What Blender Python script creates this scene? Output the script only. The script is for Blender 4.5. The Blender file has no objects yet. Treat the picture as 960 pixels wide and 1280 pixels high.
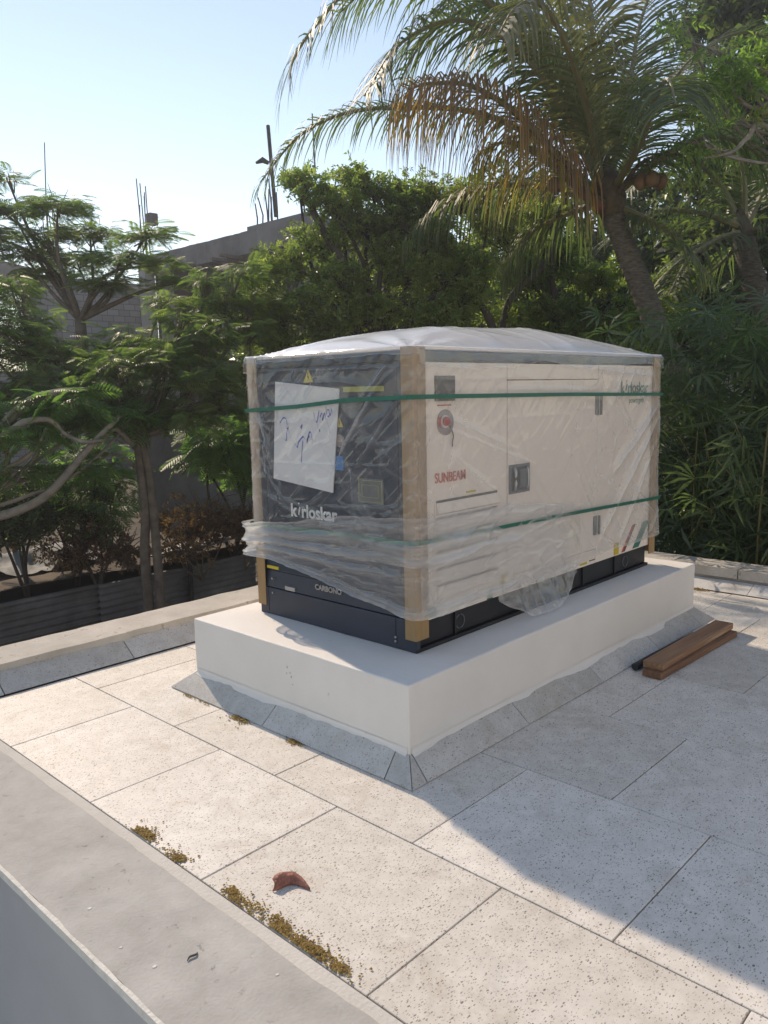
import bpy, bmesh, math, random
import numpy as np
from mathutils import Vector, Matrix

random.seed(7)
rng = np.random.default_rng(7)
scene = bpy.context.scene
COL = scene.collection

# ------------------------------------------------------------------ camera
cam_data = bpy.data.cameras.new("camera")
cam = bpy.data.objects.new("camera", cam_data)
COL.objects.link(cam)
cam.location = (-2.3444, -2.0984, 1.6)
cam.rotation_euler = (math.radians(81.3501), math.radians(1.258), math.radians(-46.8136))
cam_data.sensor_fit = 'VERTICAL'
cam_data.sensor_height = 24.0
cam_data.lens = 993.292 / 1280 * 24.0
cam_data.clip_start = 0.05
cam_data.clip_end = 3000
scene.camera = cam

# ------------------------------------------------------------------ light
SUN = Vector((0.33, 1.2, 1.0)).normalized()          # towards the sun
sun_el = math.asin(SUN.z)
sun_az = math.atan2(SUN.x, SUN.y)                     # clockwise from +y
world = bpy.data.worlds.new("World")
scene.world = world
world.use_nodes = True
wn = world.node_tree.nodes
wl = world.node_tree.links
wn.clear()
sky = wn.new("ShaderNodeTexSky")
sky.sky_type = 'NISHITA'
sky.sun_disc = False
sky.sun_elevation = sun_el
sky.sun_rotation = sun_az
sky.altitude = 0
sky.air_density = 1.0
sky.dust_density = 0.0
sky.ozone_density = 0.6
bg = wn.new("ShaderNodeBackground")
bg.inputs['Strength'].default_value = 0.135
wo = wn.new("ShaderNodeOutputWorld")
wl.new(sky.outputs[0], bg.inputs[0])
wl.new(bg.outputs[0], wo.inputs[0])
sd = bpy.data.lights.new("sun", 'SUN')
sd.energy = 2.3
sd.angle = math.radians(0.6)
sd.color = (1.0, 0.94, 0.86)
so = bpy.data.objects.new("sun", sd)
COL.objects.link(so)
so.rotation_euler = SUN.to_track_quat('Z', 'Y').to_euler()
so.location = (6, 20, 18)
scene.view_settings.view_transform = 'Standard'
scene.view_settings.look = 'None'
scene.view_settings.exposure = 0.62
scene.view_settings.gamma = 1.0
scene.view_settings.use_white_balance = True
scene.view_settings.white_balance_temperature = 8150
scene.view_settings.white_balance_tint = 15
scene.cycles.transparent_max_bounces = 16
scene.cycles.max_bounces = 8

# ------------------------------------------------------------------ materials
def nodes(name):
    m = bpy.data.materials.new(name)
    m.use_nodes = True
    nt = m.node_tree
    nt.nodes.clear()
    out = nt.nodes.new("ShaderNodeOutputMaterial")
    return m, nt, out

def N(nt, kind, **kw):
    n = nt.nodes.new(kind)
    for k, v in kw.items():
        if k in n.inputs:
            n.inputs[k].default_value = v
        else:
            setattr(n, k, v)
    return n

def L(nt, a, b):
    nt.links.new(a, b)

def ramp(nt, fac, stops):
    r = nt.nodes.new("ShaderNodeValToRGB")
    e = r.color_ramp.elements
    while len(e) < len(stops):
        e.new(0.5)
    for i, (p, c) in enumerate(stops):
        e[i].position = p
        e[i].color = c if len(c) == 4 else (*c, 1)
    L(nt, fac, r.inputs[0])
    return r

def mixc(nt, fac, a, b, mode='MIX'):
    m = nt.nodes.new("ShaderNodeMix")
    m.data_type = 'RGBA'
    m.blend_type = mode
    for sock, v in ((0, fac), (6, a), (7, b)):
        if hasattr(v, 'is_linked') or hasattr(v, 'links'):
            L(nt, v, m.inputs[sock])
        elif sock == 0:
            m.inputs[0].default_value = v
        else:
            m.inputs[sock].default_value = (*v, 1)
    return m.outputs[2]

def worn(name, base, dark, rough=0.7, scale=6.0, bump=0.15, bscale=60.0, metallic=0.0, lo=0.35, hi=0.7, spec=0.4, space='Object', stretch=None, speck=None, sscale=26.0, sthr=0.64):
    """a surface of one paint with blotchy variation and fine relief"""
    m, nt, out = nodes(name)
    b = N(nt, "ShaderNodeBsdfPrincipled", Roughness=rough, Metallic=metallic)
    b.inputs['Specular IOR Level'].default_value = spec
    if space == 'Object':
        v = N(nt, "ShaderNodeTexCoord").outputs['Object']
    else:
        v = N(nt, "ShaderNodeNewGeometry").outputs['Position']
    if stretch:
        mp = N(nt, "ShaderNodeMapping")
        mp.inputs['Scale'].default_value = stretch
        L(nt, v, mp.inputs[0])
        v = mp.outputs[0]
    n1 = N(nt, "ShaderNodeTexNoise", Scale=scale, Detail=8.0, Roughness=0.65)
    L(nt, v, n1.inputs['Vector'])
    r = ramp(nt, n1.outputs[0], [(lo, dark), (hi, base)])
    col = r.outputs[0]
    if speck:
        n3 = N(nt, "ShaderNodeTexNoise", Scale=sscale, Detail=6.0, Roughness=0.7, Distortion=0.4)
        L(nt, v, n3.inputs['Vector'])
        r3 = ramp(nt, n3.outputs[0], [(sthr, (0, 0, 0)), (sthr + 0.07, (0.8, 0.8, 0.8))])
        n4 = N(nt, "ShaderNodeTexNoise", Scale=sscale * 0.13, Detail=3.0)
        L(nt, v, n4.inputs['Vector'])
        r4 = ramp(nt, n4.outputs[0], [(0.42, (0, 0, 0)), (0.62, (1, 1, 1))])
        col = mixc(nt, mixc(nt, 1.0, r3.outputs[0], r4.outputs[0], 'MULTIPLY'), col, speck)
    L(nt, col, b.inputs['Base Color'])
    n2 = N(nt, "ShaderNodeTexNoise", Scale=bscale, Detail=5.0)
    L(nt, v, n2.inputs['Vector'])
    bp = N(nt, "ShaderNodeBump", Strength=bump, Distance=0.01)
    L(nt, n2.outputs[0], bp.inputs['Height'])
    L(nt, bp.outputs[0], b.inputs['Normal'])
    L(nt, b.outputs[0], out.inputs[0])
    return m

def terrazzo(name, base, base2, chip_gain=1.0, rough=0.55):
    m, nt, out = nodes(name)
    b = N(nt, "ShaderNodeBsdfPrincipled", Roughness=rough)
    b.inputs['Specular IOR Level'].default_value = 0.35
    pos = N(nt, "ShaderNodeNewGeometry").outputs['Position']
    big = N(nt, "ShaderNodeTexNoise", Scale=1.7, Detail=7.0, Roughness=0.7)
    L(nt, pos, big.inputs['Vector'])
    c = ramp(nt, big.outputs[0], [(0.3, base2), (0.62, base)]).outputs[0]
    oi = N(nt, "ShaderNodeObjectInfo")
    tone = ramp(nt, oi.outputs['Random'], [(0.0, (0.89, 0.88, 0.86)), (1.0, (1.05, 1.05, 1.05))]).outputs[0]
    c = mixc(nt, 1.0, c, tone, 'MULTIPLY')
    # rusty brown stains
    st = N(nt, "ShaderNodeTexNoise", Scale=3.1, Detail=9.0, Roughness=0.75, Distortion=0.6)
    L(nt, pos, st.inputs['Vector'])
    sr = ramp(nt, st.outputs[0], [(0.52, (0, 0, 0)), (0.76, (0.6, 0.6, 0.6))]).outputs[0]
    c = mixc(nt, sr, c, (0.40, 0.33, 0.24))
    # warp so that the chips are angular but uneven
    mid = N(nt, "ShaderNodeTexNoise", Scale=11.0, Detail=6.0, Roughness=0.7)
    L(nt, pos, mid.inputs['Vector'])
    mr = ramp(nt, mid.outputs[0], [(0.35, (0.88, 0.875, 0.865)), (0.65, (1.05, 1.05, 1.05))]).outputs[0]
    c = mixc(nt, 1.0, c, mr, 'MULTIPLY')
    for sc, thr, keep, col, seed, sy in ((80.0, 0.50, 0.66, (0.15, 0.11, 0.09), 0.4, 1.9), (150.0, 0.55, 0.58, (0.22, 0.19, 0.16), 3.3, 1.5), (42.0, 0.30, 0.86, (0.12, 0.10, 0.09), 7.7, 1.7),
                                     (105.0, 0.52, 0.60, (0.42, 0.38, 0.36), 5.5, 1.8), (90.0, 0.5, 0.70, (0.33, 0.24, 0.17), 1.9, 2.2), (64.0, 0.42, 0.75, (0.24, 0.185, 0.17), 2.7, 2.4)):
        mp = N(nt, "ShaderNodeMapping")
        mp.inputs['Location'].default_value = (seed, seed * 1.7, 0)
        mp.inputs['Scale'].default_value = (1.0, sy, 1.0)
        mp.inputs['Rotation'].default_value = (0, 0, seed)
        L(nt, pos, mp.inputs[0])
        vo = N(nt, "ShaderNodeTexVoronoi", Scale=sc, Randomness=1.0)
        vo.distance = 'CHEBYCHEV'
        L(nt, mp.outputs[0], vo.inputs['Vector'])
        sep = N(nt, "ShaderNodeSeparateColor")
        L(nt, vo.outputs['Color'], sep.inputs[0])
        lim = N(nt, "ShaderNodeMath", operation='MULTIPLY')
        L(nt, sep.outputs[1], lim.inputs[0])
        lim.inputs[1].default_value = thr * 0.72
        a = N(nt, "ShaderNodeMath", operation='LESS_THAN')
        L(nt, vo.outputs['Distance'], a.inputs[0])
        L(nt, lim.outputs[0], a.inputs[1])
        k = N(nt, "ShaderNodeMath", operation='GREATER_THAN')
        L(nt, sep.outputs[0], k.inputs[0])
        k.inputs[1].default_value = keep
        mu = N(nt, "ShaderNodeMath", operation='MULTIPLY')
        L(nt, a.outputs[0], mu.inputs[0])
        L(nt, k.outputs[0], mu.inputs[1])
        mg = N(nt, "ShaderNodeMath", operation='MULTIPLY')
        L(nt, mu.outputs[0], mg.inputs[0])
        L(nt, sep.outputs[2], mg.inputs[1])
        mg2 = N(nt, "ShaderNodeMath", operation='MULTIPLY_ADD', use_clamp=True)
        L(nt, mg.outputs[0], mg2.inputs[0])
        mg2.inputs[1].default_value = 0.95 * chip_gain
        mg2.inputs[2].default_value = 0.0
        c = mixc(nt, mg2.outputs[0], c, col)
    L(nt, c, b.inputs['Base Color'])
    n2 = N(nt, "ShaderNodeTexNoise", Scale=90.0, Detail=4.0)
    L(nt, pos, n2.inputs['Vector'])
    bp = N(nt, "ShaderNodeBump", Strength=0.12, Distance=0.004)
    L(nt, n2.outputs[0], bp.inputs['Height'])
    L(nt, bp.outputs[0], b.inputs['Normal'])
    L(nt, b.outputs[0], out.inputs[0])
    return m

def leafmat(name, stops, trans=0.45, rough=0.38):
    """leaf: two sided, lets light through; 'tint' is a per-leaf random number"""
    m, nt, out = nodes(name)
    at = N(nt, "ShaderNodeAttribute", attribute_name='tint')
    c = ramp(nt, at.outputs['Fac'], stops).outputs[0]
    b = N(nt, "ShaderNodeBsdfPrincipled", Roughness=rough)
    b.inputs['Specular IOR Level'].default_value = 0.5
    L(nt, c, b.inputs['Base Color'])
    t = N(nt, "ShaderNodeBsdfTranslucent")
    tc = mixc(nt, 1.0, c, (1.7, 2.05, 1.0), 'MULTIPLY')
    L(nt, tc, t.inputs[0])
    mx = N(nt, "ShaderNodeMixShader", Fac=trans)
    L(nt, b.outputs[0], mx.inputs[1])
    L(nt, t.outputs[0], mx.inputs[2])
    L(nt, mx.outputs[0], out.inputs[0])
    return m

def filmmat(name, tint=(0.86, 0.86, 0.85), gloss=1.0, rough=0.09, through=0.45):
    """thin polythene: clear where single, milky where folded ('film' attribute = share of milky film, painted fold highlights included)"""
    m, nt, out = nodes(name)
    at = N(nt, "ShaderNodeAttribute", attribute_name='film')
    tr = N(nt, "ShaderNodeBsdfTransparent")
    tr.inputs[0].default_value = (0.97, 0.97, 0.97, 1)
    df = N(nt, "ShaderNodeBsdfDiffuse")
    df.inputs[0].default_value = (*tint, 1)
    tl = N(nt, "ShaderNodeBsdfTranslucent")
    tl.inputs[0].default_value = (*tint, 1)
    mm = N(nt, "ShaderNodeMixShader", Fac=through)
    L(nt, df.outputs[0], mm.inputs[1])
    L(nt, tl.outputs[0], mm.inputs[2])
    mx = N(nt, "ShaderNodeMixShader")
    L(nt, at.outputs['Fac'], mx.inputs[0])
    L(nt, tr.outputs[0], mx.inputs[1])
    L(nt, mm.outputs[0], mx.inputs[2])
    gl = N(nt, "ShaderNodeBsdfGlossy", Roughness=rough)
    gl.inputs[0].default_value = (1, 1, 1, 1)
    geo = N(nt, "ShaderNodeNewGeometry")
    n2 = N(nt, "ShaderNodeTexNoise", Scale=9.0, Detail=3.0, Distortion=0.8)
    mp = N(nt, "ShaderNodeMapping")
    mp.inputs['Scale'].default_value = (1.0, 1.0, 0.45)
    mp.inputs['Rotation'].default_value = (0.5, 0.6, 0.2)
    L(nt, geo.outputs['Position'], mp.inputs[0])
    L(nt, mp.outputs[0], n2.inputs['Vector'])
    bp = N(nt, "ShaderNodeBump", Strength=0.08, Distance=0.012)
    L(nt, n2.outputs[0], bp.inputs['Height'])
    L(nt, bp.outputs[0], gl.inputs['Normal'])
    # Schlick's reflection law, the same from both sides of the sheet
    dt = N(nt, "ShaderNodeVectorMath", operation='DOT_PRODUCT')
    L(nt, geo.outputs['Incoming'], dt.inputs[0])
    L(nt, bp.outputs[0], dt.inputs[1])
    ab = N(nt, "ShaderNodeMath", operation='ABSOLUTE')
    L(nt, dt.outputs['Value'], ab.inputs[0])
    om = N(nt, "ShaderNodeMath", operation='SUBTRACT', use_clamp=True)
    om.inputs[0].default_value = 1.0
    L(nt, ab.outputs[0], om.inputs[1])
    pw = N(nt, "ShaderNodeMath", operation='POWER')
    L(nt, om.outputs[0], pw.inputs[0])
    pw.inputs[1].default_value = 5.0
    fr = N(nt, "ShaderNodeMath", operation='MULTIPLY_ADD')
    L(nt, pw.outputs[0], fr.inputs[0])
    fr.inputs[1].default_value = 0.92
    fr.inputs[2].default_value = 0.05
    fm = N(nt, "ShaderNodeMath", operation='MULTIPLY', use_clamp=True)
    L(nt, fr.outputs[0], fm.inputs[0])
    fm.inputs[1].default_value = gloss
    m2 = N(nt, "ShaderNodeMixShader")
    L(nt, fm.outputs[0], m2.inputs[0])
    L(nt, mx.outputs[0], m2.inputs[1])
    L(nt, gl.outputs[0], m2.inputs[2])
    L(nt, m2.outputs[0], out.inputs[0])
    return m

M = {}
M['tile'] = terrazzo('terrazzo_tile', (0.79, 0.755, 0.70), (0.70, 0.655, 0.595))
M['skirt'] = terrazzo('terrazzo_skirting', (0.62, 0.605, 0.57), (0.52, 0.505, 0.475), 0.9)
M['skirt_pale'] = terrazzo('terrazzo_skirting_limewashed', (0.70, 0.69, 0.67), (0.58, 0.57, 0.55), 0.4)
M['grout'] = worn('dark_joint', (0.24, 0.22, 0.19), (0.13, 0.12, 0.105), 0.9, 8, 0.2)
M['concrete'] = worn('weathered_concrete', (0.40, 0.37, 0.335), (0.27, 0.25, 0.225), 0.88, 3.2, 0.5, 55, space='Position')
M['ledge'] = worn('ledge_concrete', (0.52, 0.50, 0.465), (0.37, 0.355, 0.325), 0.88, 4.2, 0.22, 90, space='Position', lo=0.3, hi=0.66, speck=(0.17, 0.15, 0.125), sscale=22, sthr=0.60)
M['mortar'] = worn('pale_mortar', (0.66, 0.63, 0.57), (0.57, 0.54, 0.485), 0.9, 7, 0.35, 80, space='Position')
M['coping'] = worn('coping_concrete', (0.60, 0.555, 0.49), (0.45, 0.41, 0.355), 0.9, 4.5, 0.5, 60, space='Position', speck=(0.22, 0.19, 0.15), sscale=18, sthr=0.58)
M['paint'] = worn('offwhite_masonry_paint', (0.83, 0.79, 0.74), (0.77, 0.735, 0.68), 0.6, 2.8, 0.22, 22, space='Position', speck=(0.60, 0.555, 0.50), sscale=13, sthr=0.66)
M['paint_edge'] = worn('splashed_white_paint', (0.78, 0.76, 0.70), (0.62, 0.60, 0.54), 0.8, 22, 0.5, 90, space='Position')
M['wall_paint'] = worn('grey_wall_paint', (0.43, 0.435, 0.44), (0.385, 0.39, 0.395), 0.6, 1.6, 0.06, 30, space='Position')
M['ground'] = worn('grey_yard_ground', (0.26, 0.24, 0.215), (0.17, 0.16, 0.145), 0.95, 0.4, 0.5, 8, space='Position')
M['earth'] = worn('dry_earth', (0.17, 0.13, 0.095), (0.07, 0.055, 0.042), 0.95, 1.4, 0.7, 16, space='Position')
M['navy'] = worn('dark_navy_powder_coat', (0.020, 0.036, 0.060), (0.015, 0.028, 0.048), 0.42, 3, 0.05, 200)
M['base'] = worn('dark_blue_grey_steel', (0.040, 0.050, 0.072), (0.030, 0.037, 0.054), 0.45, 4, 0.06, 120)
M['black'] = worn('black_steel', (0.016, 0.018, 0.023), (0.010, 0.011, 0.014), 0.5, 4, 0.06, 120)
M['cream'] = worn('cream_powder_coat', (0.87, 0.77, 0.67), (0.84, 0.74, 0.64), 0.45, 1.5, 0.03, 200)
M['slot'] = worn('dark_recess', (0.12, 0.11, 0.10), (0.08, 0.075, 0.07), 0.8, 5, 0.0)
M['greysteel'] = worn('grey_plastic', (0.16, 0.17, 0.175), (0.11, 0.12, 0.125), 0.45, 6, 0.05)
M['window'] = worn('smoked_window', (0.12, 0.13, 0.13), (0.05, 0.055, 0.06), 0.15, 9, 0.0)
M['silver'] = worn('bright_metal', (0.5, 0.5, 0.49), (0.38, 0.38, 0.38), 0.35, 9, 0.05, metallic=0.7)
M['white'] = worn('white_print', (0.72, 0.72, 0.70), (0.66, 0.66, 0.64), 0.5, 5, 0.0)
M['foam'] = worn('white_foam_sheet', (0.72, 0.72, 0.71), (0.64, 0.64, 0.64), 0.8, 3, 0.15, 160)
M['red'] = worn('red_print', (0.55, 0.07, 0.045), (0.45, 0.06, 0.04), 0.5, 9, 0.0)
M['faded_red'] = worn('faded_red_print', (0.66, 0.14, 0.085), (0.55, 0.11, 0.07), 0.5, 9, 0.0)
M['pink'] = worn('faded_grey_disc', (0.33, 0.27, 0.25), (0.27, 0.22, 0.21), 0.5, 9, 0.0)
M['yellow'] = worn('yellow_sticker', (0.62, 0.47, 0.04), (0.55, 0.42, 0.03), 0.5, 12, 0.0)
M['olive'] = worn('olive_sticker', (0.40, 0.40, 0.11), (0.34, 0.34, 0.10), 0.5, 12, 0.0)
M['blue'] = worn('blue_sticker', (0.03, 0.21, 0.50), (0.02, 0.17, 0.42), 0.5, 9, 0.0)
M['ink'] = worn('blue_marker_ink', (0.10, 0.14, 0.50), (0.07, 0.10, 0.42), 0.6, 30, 0.0)
M['greenprint'] = worn('dark_green_print', (0.02, 0.19, 0.14), (0.015, 0.15, 0.11), 0.5, 9, 0.0)
M['greensticker'] = worn('green_sticker', (0.01, 0.16, 0.05), (0.008, 0.12, 0.04), 0.5, 9, 0.0)
M['strap'] = worn('green_strapping', (0.004, 0.16, 0.105), (0.003, 0.12, 0.08), 0.35, 30, 0.1, 200)
M['card'] = worn('brown_cardboard', (0.40, 0.255, 0.125), (0.33, 0.205, 0.095), 0.85, 7, 0.2, 120, stretch=(6, 6, 1))
M['wood'] = worn('brown_timber', (0.42, 0.24, 0.14), (0.24, 0.125, 0.07), 0.7, 9, 0.35, 50, stretch=(0.25, 5, 5), speck=(0.52, 0.40, 0.28), sscale=9, sthr=0.58)
M['wood_dark'] = worn('dark_brown_timber', (0.30, 0.16, 0.09), (0.16, 0.08, 0.045), 0.75, 9, 0.35, 50, stretch=(0.25, 5, 5))
M['rod'] = worn('black_pipe', (0.03, 0.033, 0.037), (0.02, 0.022, 0.025), 0.5, 20, 0.2)
M['sheet'] = worn('weathered_grey_sheet_iron', (0.26, 0.245, 0.235), (0.14, 0.13, 0.122), 0.65, 2.6, 0.2, 40, metallic=0.3, space='Position')
M['post'] = worn('dark_post_and_inner_shade', (0.06, 0.053, 0.047), (0.035, 0.03, 0.027), 0.8, 8, 0.3)
M['rust'] = worn('rusty_steel', (0.23, 0.10, 0.055), (0.12, 0.05, 0.03), 0.85, 10, 0.3)
M['rebar'] = worn('rebar_steel', (0.13, 0.105, 0.09), (0.08, 0.063, 0.055), 0.8, 10, 0.2)
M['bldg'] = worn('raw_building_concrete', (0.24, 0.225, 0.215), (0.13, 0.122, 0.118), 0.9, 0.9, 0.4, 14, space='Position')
def blockwork(name):
    m, nt, out = nodes(name)
    b = N(nt, "ShaderNodeBsdfPrincipled", Roughness=0.9)
    pos = N(nt, "ShaderNodeNewGeometry").outputs['Position']
    mp = N(nt, "ShaderNodeMapping")
    mp.inputs['Rotation'].default_value = (math.radians(-90), 0, 0)
    L(nt, pos, mp.inputs[0])
    br = N(nt, "ShaderNodeTexBrick", Scale=1.0)
    br.inputs['Brick Width'].default_value = 0.42
    br.inputs['Row Height'].default_value = 0.21
    br.inputs['Mortar Size'].default_value = 0.012
    br.inputs['Color1'].default_value = (0.30, 0.29, 0.28, 1)
    br.inputs['Color2'].default_value = (0.22, 0.21, 0.205, 1)
    br.inputs['Mortar'].default_value = (0.13, 0.12, 0.115, 1)
    L(nt, mp.outputs[0], br.inputs['Vector'])
    L(nt, br.outputs[0], b.inputs['Base Color'])
    L(nt, b.outputs[0], out.inputs[0])
    return m
M['block'] = blockwork('grey_blockwork')
M['bldg_pale'] = worn('pale_cement_render', (0.42, 0.40, 0.38), (0.33, 0.31, 0.295), 0.9, 1.0, 0.3, 18, space='Position')
M['bark'] = worn('grey_brown_bark', (0.20, 0.155, 0.115), (0.10, 0.077, 0.057), 0.9, 9, 0.6, 40)
M['bark_pale'] = worn('pale_grey_bark', (0.33, 0.28, 0.225), (0.18, 0.15, 0.12), 0.9, 8, 0.6, 40)
M['bark_dark'] = worn('dark_bark', (0.085, 0.065, 0.05), (0.045, 0.035, 0.028), 0.9, 9, 0.6, 40)
M['palm_bark'] = worn('palm_bark', (0.22, 0.18, 0.14), (0.08, 0.064, 0.05), 0.9, 14, 0.7, 60, stretch=(1, 1, 4))
M['husk'] = worn('coconut_husk', (0.26, 0.15, 0.075), (0.16, 0.09, 0.045), 0.6, 9, 0.2)
M['sheath'] = worn('palm_sheath_fibre', (0.14, 0.105, 0.062), (0.06, 0.045, 0.028), 0.9, 12, 0.6, 60)
M['tarp'] = worn('grey_tarp', (0.22, 0.22, 0.21), (0.12, 0.12, 0.115), 0.7, 5, 0.4, 30)
M['net'] = worn('teal_shade_net', (0.01, 0.22, 0.16), (0.008, 0.14, 0.10), 0.7, 7, 0.2)
M['dryleaf'] = worn('dry_red_brown_leaf', (0.46, 0.19, 0.135), (0.20, 0.065, 0.045), 0.5, 24, 0.8, 60)
M['house'] = worn('pale_house_wall', (0.62, 0.61, 0.60), (0.52, 0.51, 0.50), 0.85, 1.0, 0.1, 20, space='Position')
M['roofsheet'] = worn('grey_roof_sheet', (0.40, 0.40, 0.41), (0.30, 0.30, 0.31), 0.6, 1.5, 0.1, 20, space='Position')
M['film'] = filmmat('clear_plastic_film')
M['film_top'] = filmmat('milky_plastic_film', (0.90, 0.90, 0.90), 0.9, 0.2, 0.25)
G = {}
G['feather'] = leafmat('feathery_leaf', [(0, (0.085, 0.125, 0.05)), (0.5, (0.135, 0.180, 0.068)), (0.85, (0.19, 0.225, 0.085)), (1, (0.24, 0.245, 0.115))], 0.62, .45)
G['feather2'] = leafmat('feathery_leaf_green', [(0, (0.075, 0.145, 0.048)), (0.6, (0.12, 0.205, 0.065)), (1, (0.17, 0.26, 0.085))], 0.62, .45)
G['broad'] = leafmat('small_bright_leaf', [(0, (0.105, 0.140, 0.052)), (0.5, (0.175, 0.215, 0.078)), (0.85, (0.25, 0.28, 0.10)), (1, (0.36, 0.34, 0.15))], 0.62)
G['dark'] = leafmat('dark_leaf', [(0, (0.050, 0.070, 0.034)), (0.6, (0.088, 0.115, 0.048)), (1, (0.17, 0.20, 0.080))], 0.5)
G['light'] = leafmat('pale_green_leaf', [(0, (0.12, 0.18, 0.055)), (0.6, (0.17, 0.25, 0.078)), (0.92, (0.23, 0.30, 0.10)), (1, (0.38, 0.21, 0.09))], 0.6)
G['bamboo'] = leafmat('bamboo_leaf', [(0, (0.062, 0.096, 0.050)), (0.6, (0.105, 0.145, 0.070)), (0.93, (0.16, 0.195, 0.095)), (1, (0.32, 0.28, 0.16))], 0.45)
G['frond'] = leafmat('palm_leaflet', [(0, (0.075, 0.10, 0.048)), (0.6, (0.12, 0.145, 0.07)), (1, (0.19, 0.20, 0.105))], 0.48, 0.52)
G['frond_olive'] = leafmat('palm_leaflet_olive', [(0, (0.115, 0.110, 0.062)), (0.6, (0.18, 0.165, 0.095)), (1, (0.26, 0.225, 0.13))], 0.40, 0.4)
G['frond_dry'] = leafmat('palm_leaflet_dry', [(0, (0.19, 0.125, 0.095)), (0.45, (0.27, 0.17, 0.115)), (0.7, (0.36, 0.19, 0.085)), (1, (0.46, 0.26, 0.06))], 0.5, 0.6)
G['frond_yellow'] = leafmat('palm_leaflet_yellowing', [(0, (0.15, 0.125, 0.05)), (0.5, (0.30, 0.225, 0.05)), (1, (0.46, 0.32, 0.04))], 0.5, 0.5)
G['brown'] = leafmat('dead_leaf', [(0, (0.085, 0.045, 0.025)), (0.6, (0.16, 0.085, 0.045)), (1, (0.25, 0.15, 0.085))], 0.3, 0.8)
G['moss'] = leafmat('dry_brown_flower_litter', [(0, (0.16, 0.095, 0.028)), (0.6, (0.29, 0.185, 0.05)), (1, (0.42, 0.30, 0.10))], 0.2, 0.9)
G['petiole'] = leafmat('palm_petiole', [(0, (0.16, 0.15, 0.065)), (1, (0.23, 0.20, 0.09))], 0.1, 0.5)

# ------------------------------------------------------------------ mesh helpers
class MB:
    def __init__(self):
        self.v, self.f, self.mi = [], [], []
        self.tint = []
        self.n = 0
    def add(self, v, f, mi=0, tint=None):
        v = np.asarray(v, float).reshape(-1, 3)
        self.v.append(v)
        for q in f:
            self.f.append([i + self.n for i in q])
            self.mi.append(mi)
        self.tint.append(np.full(len(v), 0.5 if tint is None else tint) if np.isscalar(tint) or tint is None else np.asarray(tint))
        self.n += len(v)
        return self
    def box(self, a, b, mi=0, rot=0.0, pivot=None):
        x0, y0, z0 = a
        x1, y1, z1 = b
        v = np.array([(x0, y0, z0), (x1, y0, z0), (x1, y1, z0), (x0, y1, z0), (x0, y0, z1), (x1, y0, z1), (x1, y1, z1), (x0, y1, z1)], float)
        if rot:
            c, s = math.cos(rot), math.sin(rot)
            pv = np.array(pivot if pivot is not None else ((x0 + x1) / 2, (y0 + y1) / 2, 0))
            d = v - pv
            v = np.stack([d[:, 0] * c - d[:, 1] * s, d[:, 0] * s + d[:, 1] * c, d[:, 2]], 1) + pv
        return self.add(v, [(0, 3, 2, 1), (4, 5, 6, 7), (0, 1, 5, 4), (1, 2, 6, 5), (2, 3, 7, 6), (3, 0, 4, 7)], mi)
    def prism(self, poly, d, mi=0):
        """closed polygon of 3-D points pushed along vector d"""
        n = len(poly)
        a = np.asarray(poly, float)
        v = np.concatenate([a, a + np.asarray(d, float)])
        f = [tuple(range(n))[::-1], tuple(range(n, 2 * n))]
        f += [(i, (i + 1) % n, n + (i + 1) % n, n + i) for i in range(n)]
        return self.add(v, f, mi)
    def tube(self, pts, radii, n=8, mi=0, cap=True, smooth=4, tint=None):
        P = catmull(pts, smooth)
        Rr = np.interp(np.linspace(0, 1, len(P)), np.linspace(0, 1, len(radii)), radii) if len(radii) != len(P) else np.asarray(radii)
        T = np.gradient(P, axis=0)
        T /= np.linalg.norm(T, axis=1)[:, None] + 1e-12
        ref = np.array([0, 0, 1.0]) if abs(T[0, 2]) < 0.9 else np.array([1.0, 0, 0])
        vs = []
        for i in range(len(P)):
            a = np.cross(T[i], ref)
            a /= np.linalg.norm(a) + 1e-12
            b = np.cross(T[i], a)
            ref = -np.cross(T[i], a) if False else ref
            th = np.arange(n) * 2 * math.pi / n
            vs.append(P[i] + Rr[i] * (np.cos(th)[:, None] * a + np.sin(th)[:, None] * b))
        v = np.concatenate(vs)
        f = []
        for i in range(len(P) - 1):
            for j in range(n):
                k = (j + 1) % n
                f.append((i * n + j, i * n + k, (i + 1) * n + k, (i + 1) * n + j))
        if cap:
            f.append(tuple(range(n))[::-1])
            f.append(tuple(range((len(P) - 1) * n, len(P) * n)))
        return self.add(v, f, mi, tint)
    def grid(self, V, mi=0):
        """V: (r, c, 3)"""
        r, c = V.shape[:2]
        idx = np.arange(r * c).reshape(r, c)
        f = np.stack([idx[:-1, :-1], idx[:-1, 1:], idx[1:, 1:], idx[1:, :-1]], -1).reshape(-1, 4)
        return self.add(V.reshape(-1, 3), f.tolist(), mi)

def catmull(pts, sub):
    P = np.asarray(pts, float)
    if sub <= 1 or len(P) < 3:
        return P
    Q = np.vstack([2 * P[0] - P[1], P, 2 * P[-1] - P[-2]])
    out = []
    for i in range(1, len(Q) - 2):
        for t in np.arange(sub) / sub:
            a, b, c, d = Q[i - 1], Q[i], Q[i + 1], Q[i + 2]
            out.append(0.5 * (2 * b + (c - a) * t + (2 * a - 5 * b + 4 * c - d) * t * t + (3 * b - a - 3 * c + d) * t ** 3))
    out.append(P[-1])
    return np.array(out)

def root_of(o):
    while o.parent:
        o = o.parent
    return o

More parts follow.
